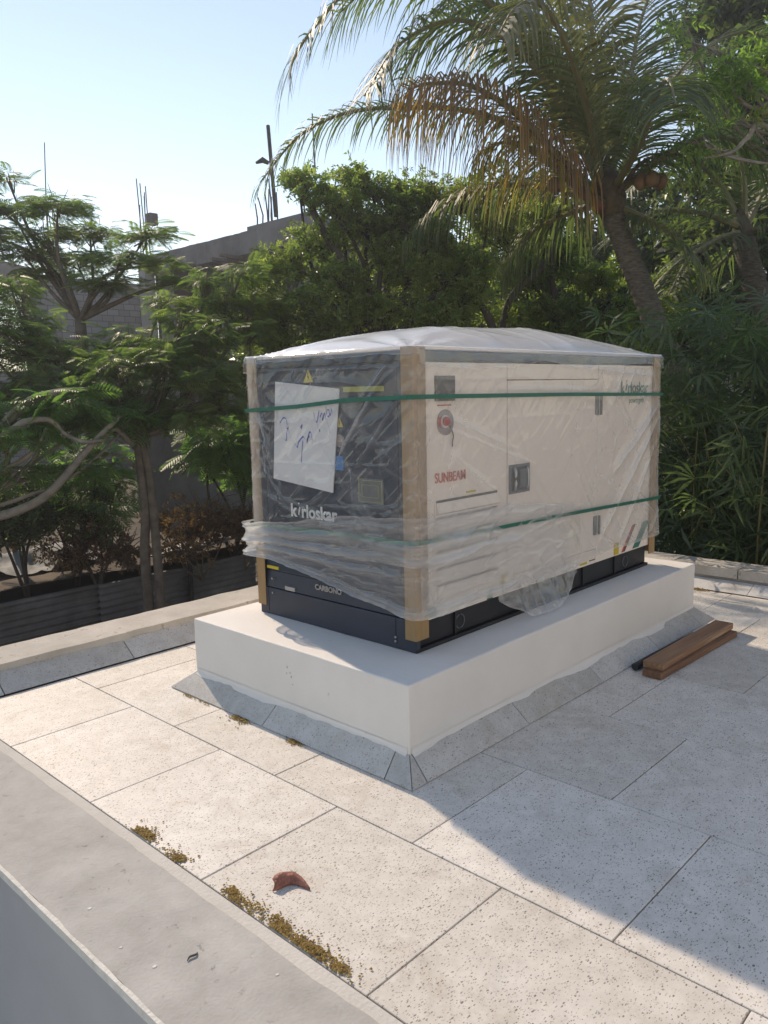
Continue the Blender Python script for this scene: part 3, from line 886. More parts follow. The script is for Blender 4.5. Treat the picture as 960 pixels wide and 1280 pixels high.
# foam sheet tucked against the front, with marker scrawl
fs_pts = [(1.179, 1.661), (0.699, 1.616), (0.767, 1.107), (1.226, 1.152)]
XS = X0 - 0.014
fs = build('foam_sheet', MB().prism([(XS, y, z) for y, z in fs_pts], (0.007, 0, 0)), M['foam'], bevel=0.002)
tag(fs, 'white foam sheet with blue marker scrawl tucked behind the film on the dark end', 'foam sheet')
def scrawl(strokes):
    for st in strokes:
        P = catmull([(XS - 0.0012, y, z) for y, z in st], 5)
        w = 0.0038
        mbk = MB()
        A = P.copy(); A[:, 2] += w; A[:, 1] += w * 0.5
        Bq = P.copy(); Bq[:, 2] -= w; Bq[:, 1] -= w * 0.5
        mbk.grid(np.stack([A, Bq]))
        build('marker_stroke', mbk, M['ink'], fs)
scrawl([[(1.165, 1.48), (1.145, 1.43), (1.12, 1.37), (1.105, 1.36), (1.10, 1.40)], [(1.15, 1.45), (1.12, 1.475), (1.095, 1.46), (1.08, 1.40), (1.065, 1.37)], [(1.13, 1.47), (1.10, 1.42), (1.085, 1.43), (1.10, 1.46), (1.09, 1.40)],
        [(0.99, 1.425), (0.975, 1.44), (0.985, 1.42)], [(1.04, 1.345), (1.02, 1.325), (1.01, 1.35), (0.975, 1.38), (0.96, 1.37)], [(0.975, 1.36), (0.985, 1.31), (0.99, 1.27), (0.995, 1.25)],
        [(0.945, 1.35), (0.925, 1.40), (0.91, 1.40), (0.905, 1.37), (0.90, 1.365)], [(0.945, 1.36), (0.925, 1.385), (0.915, 1.36)],
        [(0.885, 1.505), (0.88, 1.47), (0.865, 1.455), (0.855, 1.48), (0.845, 1.51)], [(0.84, 1.48), (0.825, 1.50), (0.815, 1.48), (0.825, 1.465), (0.805, 1.50), (0.80, 1.47)],
        [(0.795, 1.535), (0.79, 1.49), (0.775, 1.485), (0.77, 1.51), (0.785, 1.515), (0.765, 1.49), (0.755, 1.52), (0.75, 1.50)], [(0.865, 1.45), (0.85, 1.41), (0.845, 1.42)], [(0.79, 1.46), (0.775, 1.42), (0.77, 1.40)]])

# cardboard corner guards
def guard(cx, cy, sx, sy, z0, z1, label, wx=0.085, wy=0.068):
    t = 0.006
    P = [(0, 0), (wx, 0), (wx, t), (t, t), (t, wy), (0, wy)]
    poly = [(cx + sx * a, cy + sy * b_, z0) for a, b_ in P]
    if sx * sy < 0:
        poly = poly[::-1]
    o = build('corner_guard', MB().prism(poly, (0, 0, z1 - z0)), M['card'], bevel=0.002)
    return tag(o, label, 'corner guard', 'cardboard corner guards on the generator')
guard(X0 - 0.020, Y0 - 0.012, 1, 1, 0.452, 1.793, 'brown cardboard corner guard on the near upright edge, between dark end and cream side', 0.093)
guard(X0 - 0.020, Y1 + 0.012, 1, -1, 0.440, 1.785, 'brown cardboard corner guard on the left rear upright edge of the dark end')
guard(X1 + 0.014, Y0 - 0.012, -1, 1, 0.470, 1.790, 'brown cardboard corner guard at the far right end of the cream side', 0.085)

# ================================================================== PLASTIC WRAP
WX0, WX1, WY0, WY1 = X0 - 0.030, X1 + 0.026, Y0 - 0.022, Y1 + 0.026
wrap = thing('plastic_wrap', 'crinkled clear plastic film wrapped and bunched around the generator', 'plastic wrap', ((X0 + X1) / 2, (Y0 + Y1) / 2, 0.5))
def path(step):
    """closed loop round the canopy with rounded corners, starting at the left rear corner, front first"""
    r = 0.022
    c = [(WX0, WY1), (WX0, WY0), (WX1, WY0), (WX1, WY1)]
    pts, nrm, s = [], [], []
    for i in range(4):
        a, b_ = np.array(c[i]), np.array(c[(i + 1) % 4])
        d = (b_ - a) / np.linalg.norm(b_ - a)
        n = np.array([d[1], -d[0]])
        n = -n if np.dot(n, (a + b_) / 2 - np.array([(WX0 + WX1) / 2, (WY0 + WY1) / 2])) < 0 else n
        ln = np.linalg.norm(b_ - a) - 2 * r
        k = int(ln / step)
        for t in np.linspace(0, 1, k + 1):
            pts.append(a + d * (r + ln * t)); nrm.append(n)
        nn = np.array(c[(i + 2) % 4]) - b_
        d2 = nn / np.linalg.norm(nn)
        ctr = b_ - d * r + d2 * r
        for q in (0.25, 0.5, 0.75):
            an = q * math.pi / 2
            m = n * math.cos(an) + d * math.sin(an)
            pts.append(ctr + m * r); nrm.append(m)
    pts.append(pts[0]); nrm.append(nrm[0])
    pts, nrm = np.array(pts), np.array(nrm)
    s = np.concatenate([[0], np.cumsum(np.linalg.norm(np.diff(pts, axis=0), axis=1))])
    return pts, nrm, s
PP, PN, PSs = path(0.0075)
LF = WY1 - WY0          # length of the front face
LS = WX1 - WX0
def side_u(x): return LF + (x - WX0)
def front_u(y): return WY1 - y
def crease(U, Z, a, b_, w, amp, sharp=0.8):
    """one straight fold from a to b in (u, z)"""
    a, b_ = np.array(a), np.array(b_)
    d = b_ - a
    ln = np.linalg.norm(d)
    d = d / ln
    q = (U - a[0]) * d[0] + (Z - a[1]) * d[1]
    p_ = -(U - a[0]) * d[1] + (Z - a[1]) * d[0] + 0.006 * (vn(q * 22, a[0] * 9, 3) - 0.5)
    t = np.clip(q / ln, 0, 1)
    fall = np.sin(np.pi * np.clip(t, 0.02, 0.98)) ** 0.6 * (q > 0) * (q < ln)
    return amp * fall * np.exp(-(np.abs(p_) / (w * sharp)) ** 1.4)
def wrinkles(U, Z, seed):
    """random soft crumple plus sharp tension folds"""
    q = U * 0.77 + Z * 0.64
    r = -U * 0.64 + Z * 0.77
    h = 0.016 * (fbm(U * 2.2, Z * 2.2, seed, 2) - 0.5)
    h = h + 0.0040 * ridge(q * 2.2, r * 9, seed + 1) ** 5 + 0.0030 * ridge(q * 3.4 + 3, r * 17, seed + 2) ** 7
    h = h + 0.0030 * ridge(U * 3.0, Z * 10, seed + 4) ** 8 + 0.0025 * ridge(U * 9 - Z * 3, Z * 2.6, seed + 5) ** 7
    return h
# ---- cover down the four sides
zt = 1.797
def zlow(s):
    fu = s < LF
    z = np.where(fu, 0.80, 0.565)
    xs_ = WX0 + (s - LF)
    sd_ = (s >= LF) & (s < LF + LS)
    z = np.where(sd_, np.interp(xs_, [0.3, 1.0, 1.6, 2.05, 2.8], [0.560, 0.556, 0.552, 0.592, 0.596]), z)
    z = z + 0.010 * (fbm(s * 9, s * 0, 71) - 0.5) * 2
    return z
nz = 150
tz = np.linspace(0, 1, nz)[:, None]
U = np.repeat(PSs[None], nz, 0)
Zb = zlow(PSs)[None]
Z = Zb + (zt - Zb) * tz
h = wrinkles(U, Z, 40)
folds = [((0.94, 1.60), (0.70, 1.30), .010, .022), ((1.04, 1.52), (0.82, 1.25), .008, .012), ((0.78, 1.40), (0.62, 1.18), .006, .010),
         ((0.52, 1.78), (0.40, 1.62), .006, .010), ((0.44, 1.78), (0.33, 1.60), .005, .008), ((0.62, 1.78), (0.46, 1.58), .007, .012), ((0.70, 1.79), (0.58, 1.68), .006, .010),
         ((0.80, 1.79), (0.66, 1.66), .006, .011), ((0.92, 1.79), (0.80, 1.69), .005, .008), ((1.08, 1.78), (0.88, 1.58), .006, .013), ((1.00, 1.79), (0.93, 1.72), .005, .008),
         ((0.05, 1.65), (0.18, 1.15), .008, .012), ((0.10, 1.50), (0.14, 1.00), .006, .010), ((0.04, 1.30), (0.30, 0.98), .007, .010), ((0.02, 1.1), (0.45, 0.95), .006, .008),
         ((0.0, 1.52), (0.16, 1.40), .006, .010), ((0.20, 1.06), (0.62, 0.99), .006, .010), ((0.15, 1.24), (1.1, 1.26), .004, .006), ((0.5, 1.03), (1.15, 1.08), .005, .008),
         ((0.02, 1.715), (1.16, 1.705), .0035, .006), ((0.35, 0.98), (0.62, 1.13), .006, .008), ((0.66, 1.08), (0.95, 0.93), .006, .008)]
folds += [((side_u(a), b_), (side_u(c), d), w, am) for a, b_, c, d, w, am in
          [(2.78, 1.50, 2.10, 1.05, .028, .022), (2.76, 1.40, 1.90, 0.62, .030, .020), (2.70, 1.20, 2.2, 0.62, .020, .016), (2.05, 1.50, 2.45, 1.30, .014, .010), (2.15, 1.56, 2.35, 1.38, .012, .010),
           (2.25, 1.72, 2.12, 1.50, .012, .010), (2.4, 1.72, 2.28, 1.52, .012, .009), (0.42, 1.50, 1.10, 1.28, .018, .008), (0.45, 1.44, 1.3, 1.18, .012, .007), (0.55, 1.30, 0.95, 1.05, .014, .007),
           (1.70, 1.10, 2.00, 0.70, .014, .010), (1.45, 1.00, 1.75, 0.65, .014, .010), (2.35, 1.0, 2.78, 0.70, .018, .014), (2.62, 0.62, 2.78, 0.78, .014, .018), (2.0, 0.70, 2.2, 0.60, .010, .014),
           (1.05, 1.60, 1.15, 1.42, .012, .006), (1.9, 1.70, 2.7, 1.66, .012, .008), (0.9, 1.60, 1.9, 1.58, .008, .005), (2.70, 1.62, 2.78, 1.25, .012, .012)]]
fo = np.zeros_like(h)
for a, b_, w, am in folds:
    fo += crease(U, Z, a, b_, w, am)
onside = (U > LF) & (U < LF + LS)
h = np.maximum(h * 1.15 * np.where(onside, 0.5, 1.0) + fo, -0.004)
# the loose right-hand end of the film flares outwards, lower edge stands off
XX = WX0 + (U - LF)
flare = np.where(onside, np.clip((1.0 - (Z - Zb) / 0.35), 0, 1) ** 2 * 0.020 * np.clip((XX - 1.3) / 1.0, 0, 1), 0)
h = h + flare
top = np.clip((Z - 1.74) / 0.05, 0, 1)
h = h * (1 - 0.8 * top)
P3 = np.stack([PP[None, :, 0] + PN[None, :, 0] * h, PP[None, :, 1] + PN[None, :, 1] * h, Z], -1)
film = 0.01 + 0.05 * fbm(U * 2.0, Z * 2.0, 60) + 0.08 * ridge(U * 5 + Z * 4, Z * 2.0 - U * 1.6, 61) ** 7 + np.clip(fo / 0.012, 0, 1) ** 2 * np.where(onside, 0.16, 0.42)  # milky at the folds, with their white highlights painted in, strongest off the side
film = np.where(onside, film + 0.14 + 0.10 * np.clip((XX - 1.7) / 1.0, 0, 1), film + 0.015)
lines = ridge(U * 4.2 + Z * 2.0, Z * 3.0 - U * 2.4, 64) ** 26 + ridge(U * 3.1 - Z * 2.6, Z * 4.4 + U * 2.0, 65) ** 30 + ridge(U * 6.5 + Z * 5.2, Z * 2.0 - U * 1.1, 66) ** 24
film = film + np.where(onside, 0.10, 0.17) * lines * (0.3 + vn(U * 5, Z * 5, 67))
film = film + np.clip(1 - (Z - Zb) / 0.02, 0, 1) * 0.25 + np.clip((Z - 1.786) / 0.01, 0, 1) * 0.35
corner = np.exp(-((U - LF) / 0.08) ** 2) * 0.16 + np.exp(-(U / 0.08) ** 2) * 0.42
film = np.where((Z > 1.715) & (Z < 1.786), film * 0.35, film)
film = np.clip(film + corner, 0.02, 0.9)
mbw = MB().grid(P3)
def build_film(name, mb, film, mat, parent):
    Vv = np.concatenate(mb.v)
    me = mesh_from(name, Vv - np.array(root_of(parent).location), np.array(mb.f, dtype=np.int32), [mat], None, True, {'film': film.ravel()})
    return link(name, me, parent)
build_film('side_cover', mbw, film, M['film'], wrap)

# ---- billowed top sheet
na, nb = 150, 90
A, Bv = np.meshgrid(np.linspace(-1, 1, na), np.linspace(-1, 1, nb))
xt = (WX0 + WX1) / 2 + A * (LS / 2 + 0.002)
yt = (WY0 + WY1) / 2 + Bv * (LF / 2 + 0.002)
bul = (1 - np.abs(A) ** 3.2) ** 0.85 * (1 - np.abs(Bv) ** 2.6)
skew = 1 + 0.12 * A
zt_ = 1.792 + 0.155 * bul * skew + 0.016 * (fbm(xt * 2.2, yt * 2.2, 81, 2) - 0.5) * (bul > 0)
edge = np.minimum(1 - np.abs(A), 1 - np.abs(Bv))
wr = 0.006 * ridge(xt * 1.2 + yt * 2, yt * 5 - xt * 0.8, 82) ** 6 + 0.005 * ridge(xt * 5, yt * 1.6, 83) ** 7
zt_ = zt_ + wr * np.clip(edge * 14, 0, 1)
# radial tension folds near the corners and the side edge
for cx, cy in ((-1, -1), (1, -1), (-1, 1)):
    dx, dy = (A - cx) * LS / 2, (Bv - cy) * LF / 2
    rr = np.hypot(dx, dy)
    an = np.arctan2(dy, dx)
    zt_ += 0.012 * np.exp(-rr / 0.35) * np.sin(an * 16 + cx) * np.clip(rr / 0.06, 0, 1) * np.clip(edge * 20, 0, 1)
ftop = 0.78 + 0.15 * fbm(xt * 2.5, yt * 2.5, 85) + 0.16 * ridge(xt * 3, yt * 4, 86) ** 5
ftop = np.clip(ftop + np.clip(1 - edge * 25, 0, 1) * 0.15, 0, 0.92)
build_film('top_sheet', MB().grid(np.stack([xt, yt, zt_], -1)), ftop, M['film_top'], wrap)

# ---- skirt of the top sheet hanging a little way down over the sides
nd = 26
tdv = np.linspace(0, 1, nd)[:, None]
sc_ = PSs
dlow = 1.752 - 0.045 * np.abs(np.sin(sc_ * 2.6 + 1.2 * fbm(sc_ * 1.5, sc_ * 0, 110))) ** 1.6 - 0.020 * fbm(sc_ * 6, sc_ * 0 + 3, 111)
dlow = np.where(sc_ < LF, 1.772 - 0.02 * fbm(sc_ * 7, sc_ * 0 + 3, 113), dlow)
Ud = np.repeat(sc_[None], nd, 0)
Zd = 1.7975 + (dlow - 1.7975)[None] * tdv
hd_ = 0.0145 + 0.006 * ridge(Ud * 7 + Zd * 10, Zd * 9 - Ud * 3, 112) ** 3 * tdv + 0.004 * tdv
hd_ = hd_ * (0.25 + 0.75 * np.clip(tdv * 4, 0, 1))
Pd = np.stack([PP[None, :, 0] + PN[None, :, 0] * hd_, PP[None, :, 1] + PN[None, :, 1] * hd_, Zd], -1)
fd = 0.03 + 0.10 * fbm(Ud * 5, Zd * 9, 114) + 0.30 * np.exp(-((1 - tdv) / 0.06) ** 2) + 0.20 * np.exp(-(tdv / 0.08) ** 2)
build_film('top_sheet_skirt', MB().grid(Pd), np.clip(fd, 0, 0.8), M['film'], wrap)

# ---- gathered band round the foot: front, near corner, and part of the side
i0 = 0
i1 = int(np.searchsorted(PSs, side_u(1.72)))
# starts round the left rear corner: take a bit of the far end of the loop first
j0 = int(np.searchsorted(PSs, PSs[-1] - 0.30))
idx = np.concatenate([np.arange(j0, len(PSs) - 1), np.arange(0, i1)])
su = np.concatenate([PSs[j0:-1] - PSs[-1], PSs[:i1]])
nb_ = 72
tz = np.linspace(0, 1, nb_)[:, None]
def band_edges(su):
    zu = np.interp(su, [-0.3, 0.0, 0.08, 0.30, 0.6, 0.9, LF, side_u(0.6), side_u(1.0), side_u(1.72)], [0.90, 0.905, 0.918, 0.935, 0.99, 1.02, 1.035, 1.03, 1.015, 0.93])
    zl = np.interp(su, [-0.3, 0.0, 0.06, 0.25, 0.52, 0.8, LF, side_u(0.45), side_u(0.95), side_u(1.2), side_u(1.72)], [0.72, 0.725, 0.725, 0.715, 0.674, 0.620, 0.565, 0.560, 0.560, 0.556, 0.558])
    zu = zu + 0.010 * (fbm(su * 8, su * 0 + 2, 90) - 0.5) * 2
    zl = zl + 0.008 * (fbm(su * 8, su * 0 + 5, 92) - 0.5) * 2
    return zu, zl
zu, zl = band_edges(su)
Ub = np.repeat(su[None], nb_, 0)
Zq = zl[None] + (zu - zl)[None] * tz
nearleft = np.exp(-((Ub - 0.0) / 0.20) ** 2)
infront = np.clip((side_u(0.7) - Ub) / 0.5, 0, 1)
sidefade = np.clip((Ub - side_u(0.35)) / 0.9, 0, 1)
# a few long folds fan out from the bunch at the left rear corner
hb = 0.012 + 0.014 * (fbm(Ub * 2.6, tz * 3 + Ub * 0, 93, 3)) + 0.006 * infront
fb = 0.07 + 0.10 * fbm(Ub * 3, Zq * 7, 96) + 0.05 * infront
wob = 0.06 * (fbm(Ub * 3.0, Ub * 0 + 1.0, 97, 3) - 0.5) * 2
for tk, tk2, wk, am, op, ue in ((0.10, 0.06, .030, .010, .26, 2.2), (0.32, 0.38, .045, .012, .22, 1.4), (0.50, 0.56, .050, .018, .30, 2.2), (0.74, 0.70, .060, .016, .22, 1.9), (0.88, 0.90, .035, .008, .16, 2.2)):
    tc = tk + (tk2 - tk) * np.clip(Ub / 1.2, 0, 1) + wob * (0.5 + np.sin(tk * 40)) * 0.6
    live = np.clip((ue - Ub) / 0.35, 0, 1) * (0.55 + 0.6 * vn(Ub * 4 + tk * 50, Ub * 0, 98))
    prof = np.exp(-np.abs((tz - tc) / wk) ** 1.5)
    hb = hb + am * (1 + 0.3 * nearleft) * prof * live
    fb = fb + op * prof * live * np.where(tz > tc, 1.0, 0.8)
fine = ridge(Ub * 3.0 + Zq * 6, Zq * 22 - Ub * 3, 94) ** 6
hb = hb + 0.005 * fine + 0.006 * ridge(Ub * 5 + Zq * 7, Zq * 9 - Ub * 5, 95) ** 5
hb = hb + 0.030 * nearleft * np.abs(np.sin(2.2 * np.pi * tz + 1.2 * vn(Ub * 6, Ub * 0, 91))) ** 0.8 * (0.6 + 0.8 * vn(tz * 3, Ub * 8, 99))
fb = fb + 0.10 * fine + 0.42 * nearleft
fold = np.sin(np.pi * tz) ** 2
hem = np.exp(-(tz / 0.035) ** 2) + 0.6 * np.exp(-((1 - tz) / 0.03) ** 2)
hb = hb + 0.012 * hem * (1 - sidefade)
bp_ = PP[idx]; bn_ = PN[idx]
Pb = np.stack([bp_[None, :, 0] + bn_[None, :, 0] * hb, bp_[None, :, 1] + bn_[None, :, 1] * hb, Zq - 0.004 * fold * infront], -1)
fb = fb + 0.22 * hem * (1 - sidefade) + 0.24 * np.clip((Ub - LF) / 0.15, 0, 1) * (0.6 + 0.7 * fbm(Ub * 3, Zq * 5, 89))
fb = fb * np.clip((side_u(1.72) - Ub) / 0.25, 0.15, 1)
build_film('gathered_band', MB().grid(Pb), np.clip(fb, 0.05, 0.85), M['film'], wrap)

# ---- loose flap hanging over the base onto the plinth
nu, nv = 70, 40
tu, tv = np.meshgrid(np.linspace(0, 1, nu), np.linspace(0, 1, nv))
fx = 0.92 + tu * 0.76
low = np.interp(np.linspace(0, 1, nu), [0, 0.14, 0.3, 0.45, 0.62, 0.8, 0.9, 1.0], [0.525, 0.47, 0.405, 0.400, 0.397, 0.42, 0.47, 0.535])
low = low + 0.008 * (fbm(np.linspace(0, 9, nu), np.zeros(nu), 99) - 0.5) * 2
fz = 0.60 + (low[None] - 0.60) * tv
out_ = 0.016 + 0.075 * tv ** 1.6 * np.sin(np.pi * np.clip(tu, 0.03, 0.97)) + 0.012 * ridge(fx * 14, fz * 4, 101) ** 3 + 0.006 * ridge(fx * 30, fz * 20, 102) ** 3
ff = 0.20 + 0.14 * fbm(fx * 6, fz * 8, 103) + 0.18 * ridge(fx * 16, fz * 9, 104) ** 3 + 0.25 * np.exp(-((1 - tv) / 0.04) ** 2)
build_film('hanging_flap', MB().grid(np.stack([fx + 0.02 * tv * (tu - 0.3), WY0 - out_, fz], -1)), np.clip(ff, 0, 0.85), M['film'], wrap)

# ---- green straps: the upper one outside the film, the lower one under the gathered band
def strap(zfun, off, half, label, name='strap'):
    n = len(PSs)
    z = zfun(PSs)
    lay = np.array([off, off]); 
    rows_ = []
    for dz, do in ((-half, 0.0), (half, 0.0), (half, -0.002), (-half, -0.002), (-half, 0.0)):
        rows_.append(np.stack([PP[:, 0] + PN[:, 0] * (off + do), PP[:, 1] + PN[:, 1] * (off + do), z + dz], -1))
    o = build(name, MB().grid(np.stack(rows_)), M['strap'], smooth=False)
    return tag(o, label, 'strap', 'green straps round the generator')
su_knots = [0, 0.42, 0.77, LF, side_u(1.57), LF + LS, LF + LS + LF, PSs[-1]]
strap(lambda s: np.interp(s, su_knots, [1.512, 1.533, 1.562, 1.572, 1.560, 1.539, 1.52, 1.512]), 0.0195, 0.0100, 'upper green strap pulled tight outside the film')
strap(lambda s: np.interp(s, su_knots, [0.894, 0.906, 0.913, 0.918, 0.888, 0.848, 0.86, 0.894]), 0.0195, 0.0100, 'lower green strap half hidden under the gathered film')

# ================================================================== THINGS ON THE TERRACE
# timber planks and a black pipe
def plank(a, b_, w, z0, z1, mat, label):
    a, b_ = np.array(a), np.array(b_)
    d = (b_ - a) / np.linalg.norm(b_ - a)
    n = np.array([-d[1], d[0]])
    poly = [(*(a + n * w / 2), z0), (*(a - n * w / 2), z0), (*(b_ - n * w / 2), z0), (*(b_ + n * w / 2), z0)]
    ob = build('plank', MB().prism(poly, (0, 0, z1 - z0)), mat, bevel=0.004)
    return tag(ob, label, 'plank', 'timber planks beside the plinth')
plank((1.708, -0.275), (2.745, -0.310), 0.115, 0.001, 0.038, M['wood_dark'], 'lower brown timber plank lying on the tiles beside the plinth')
plank((1.745, -0.262), (2.775, -0.272), 0.115, 0.0385, 0.078, M['wood'], 'upper brown timber plank stacked on another beside the plinth')
ob = build('pipe', MB().tube([(1.76, -0.150, 0.022), (2.0, -0.153, 0.022), (2.55, -0.165, 0.022)], [0.021, 0.021, 0.018], 12, smooth=1), M['rod'], smooth=False)
tag(ob, 'black pipe lying between the timber planks and the plinth skirting', 'pipe')

# curled dry leaf
# a half-rolled blade, wide and open at its left end, curling to a tip
ax, ay = 0.731, -0.682
bx, by = 0.682, 0.731
t_, w_ = np.meshgrid(np.linspace(0, 1, 34), np.linspace(-0.25, math.pi * 1.02, 18))
curve = 0.030 * np.sin(t_ * math.pi * 0.95) - 0.075 * np.clip(t_ - 0.45, 0, 1) ** 1.5
lr = np.interp(t_, [0, 0.06, 0.25, 0.6, 0.85, 1.0], [0.024, 0.030, 0.030, 0.023, 0.014, 0.003]) * (1 + 0.16 * (fbm(t_ * 9, w_ * 2, 120) - 0.5))
along = (t_ - 0.5) * 0.118 + 0.004 * np.sin(w_ * 3 + 1) * (t_ < 0.2)
away = curve + lr * np.cos(w_) * 0.9
lz = 0.001 + np.clip(lr * np.sin(w_), -0.001, 1) * 1.05 + 0.003 * ridge(t_ * 7, w_ * 1.4, 121) ** 3
LX = -0.83 + along * ax + away * bx
LY = -0.2145 + along * ay + away * by
ob = build('dry_leaf', MB().grid(np.stack([LX, LY, lz], -1)), M['dryleaf'], smooth=True)
so_ = ob.modifiers.new('solid', 'SOLIDIFY'); so_.thickness = 0.0015
tag(ob, 'curled red-brown dry leaf lying on the pale tiles', 'leaf')

# flower litter along the kerb and against the plinth
def litter(cx, cy, sx, sy, n, hgt, seed):
    r = np.random.default_rng(seed)
    n = int(n * 1.05)
    hgt = hgt * 0.5
    sx = sx * 0.8
    k = max(3, int(sy / 0.03))
    P = np.zeros((n, 3))
    wk = r.uniform(0.05, 1, k) ** 2.4
    sub = r.choice(k, n, p=wk / wk.sum())
    cxy = np.stack([r.uniform(-0.3, 0.6, k) * sx * 0.5, np.linspace(-1, 1, k) * sy * 0.42 + r.normal(0, sy * 0.06, k)], 1)
    rr = r.normal(0, 1, (n, 2)) * np.array([sx * 0.30, sy * 0.42 / k + 0.006])
    P[:, :2] = cxy[sub] + rr
    rr = rr * np.where(r.random(n) < 0.14, 2.6, 1.0)[:, None]
    P[:, :2] = cxy[sub] + rr
    dist = np.hypot(rr[:, 0] / (sx * 0.6), rr[:, 1] / (sy * 0.8 / k + 0.012))
    P[:, 2] = 0.003 + hgt * np.clip(1 - dist, 0, 1) * r.uniform(0.2, 1, n)
    P[:, 0] = np.maximum(P[:, 0], -0.018 if cx < -0.5 else -9)
    P += np.array([cx, cy, 0])
    tpl = np.array([(-.5, -.4, 0), (.5, -.3, .1), (.4, .5, 0), (-.4, .4, .15), (0, 0, .6)])
    q = r.uniform(0, 2 * math.pi, n)
    s_ = r.uniform(0.004, 0.0095, n)
    c, s2 = np.cos(q), np.sin(q)
    Vt = np.stack([tpl[None, :, 0] * c[:, None] - tpl[None, :, 1] * s2[:, None], tpl[None, :, 0] * s2[:, None] + tpl[None, :, 1] * c[:, None], np.repeat(tpl[None, :, 2], n, 0)], -1) * s_[:, None, None] + P[:, None]
    F = np.array([(0, 1, 4), (1, 2, 4), (2, 3, 4), (3, 0, 4)])[None] + (np.arange(n) * 5)[:, None, None]
    base = np.array([cx, cy, 0])
    me = mesh_from('flower_litter', (Vt - base).reshape(-1, 3), F.reshape(-1, 3), [G['moss']], None, False, {'tint': np.repeat(r.uniform(0, 1, n), 5)})
    return link('flower_litter', me, None, tuple(base))
lit = [(-0.985, 0.455, 0.055, 0.10, 330, 0.022, 'round clump of brown flower litter at the ledge, farthest from the camera'),
       (-0.992, 0.243, 0.042, 0.070, 170, 0.016, 'small clump of brown flower litter at the ledge, just nearer than the round clump'),
       (-0.990, -0.140, 0.045, 0.105, 240, 0.016, 'first clump of brown flower litter in the row at the ledge below the dry leaf, its far end'),
       (-0.985, -0.285, 0.055, 0.160, 420, 0.020, 'longest clump of brown flower litter at the ledge below the dry leaf'),
       (-0.985, -0.440, 0.040, 0.150, 330, 0.016, 'clump of brown flower litter at the ledge between the longest clump and the nearest clump'),
       (-0.985, -0.560, 0.038, 0.110, 260, 0.016, 'nearest clump of brown flower litter at the ledge, close to the bottom of the picture'),
       (-0.122, 1.010, 0.050, 0.085, 260, 0.022, 'clump of brown flower litter against the plinth skirting, under the dark end, on the left'),
       (-0.122, 0.590, 0.038, 0.085, 150, 0.015, 'clump of brown flower litter against the plinth skirting, nearer its near corner'),
       (-0.118, 1.42, 0.016, 0.22, 70, 0.008, 'scatter of brown crumbs along the sunlit end of the plinth skirting'),
       (3.765, 0.262, 0.060, 0.075, 220, 0.03, 'brown flower litter by the whitewashed skirting beyond the far end of the plinth')]
for k, (a, b_, c, d, n, hh, lb) in enumerate(lit):
    tag(litter(a, b_, c, d, n, hh, 200 + k), lb, 'litter', 'clumps of flower litter on the terrace')
# paint flakes and a dark leaf scrap on the ledge
for (x, y, s, lb) in ((-1.335, 0.170, 0.0075, 'white paint flake on the ledge, farthest of the four'), (-1.36, -0.07, 0.006, 'white paint flake on the ledge, second from the far end'),
                      (-1.335, -0.215, 0.008, 'roundest white paint flake on the ledge beside the dark scrap'), (-1.125, -0.50, 0.006, 'white paint flake on the ledge, close to the mortar strip')):
    pts_ = [(x + s * math.cos(t) * random.uniform(.7, 1.1), y + s * 0.8 * math.sin(t) * random.uniform(.7, 1.1), 0.0082) for t in np.linspace(0, 2 * math.pi, 10)[:-1]]
    tag(build('paint_flake', MB().prism(pts_, (0, 0, 0.0015)), M['paint_edge']), lb, 'flake', 'paint flakes on the ledge')
ob = build('leaf_scrap', MB().tube([(-1.262, -0.268, 0.011), (-1.250, -0.262, 0.014), (-1.232, -0.266, 0.013), (-1.222, -0.258, 0.011)], [0.0015, 0.0032, 0.0034, 0.001], 7), M['slot'], smooth=True)
tag(ob, 'dark curled scrap of leaf on the grey ledge', 'leaf scrap')

# ================================================================== FENCE, YARD AND BUILDINGS
FY = 7.5
fence = thing('sheet_fence', 'low fence of grey corrugated iron sheets in the shade below the parapet', 'fence', (2.0, FY, -2.4))
def corr_sheet(x0, x1, z0, z1, y):
    n = int((z1 - z0) / 0.0125)
    zs = np.linspace(z0, z1, n)
    yy = y + 0.021 * np.sin((zs - z0) * 2 * math.pi / 0.088)
    xs = np.linspace(x0, x1, 8)
    X, Zs = np.meshgrid(xs, zs)
    Y = np.repeat(yy[:, None], 8, 1) + 0.03 * (fbm(X * 0.9, Zs * 0.7, 51) - 0.5)
    Zs = Zs + 0.016 * (fbm(X * 1.7, Zs * 0 + x0, 52) - 0.5) + (X - x0) * 0.006
    return MB().grid(np.stack([X, Y, Zs], -1))
xx = -2.6
k = 0
while xx < 9.5:
    w = random.choice((2.3, 2.4, 2.5))
    o = build('iron_sheet', corr_sheet(xx, xx + w + 0.08, -2.4, -0.80 + random.uniform(-0.03, 0.03), FY + 0.02 * (k % 2)), M['sheet'], fence, smooth=True)
    o.modifiers.new('solid', 'SOLIDIFY').thickness = 0.002
    xx += w
    k += 1
for px_, ztop in ((0.86, 0.62), (-1.4, -0.5), (3.72, 0.05), (6.2, -0.5), (8.4, -0.5)):
    build('fence_post', MB().tube([(px_, FY - 0.07, -2.4), (px_ + 0.02, FY - 0.07, ztop)], [0.038, 0.034], 8, smooth=1), M['post'], fence)

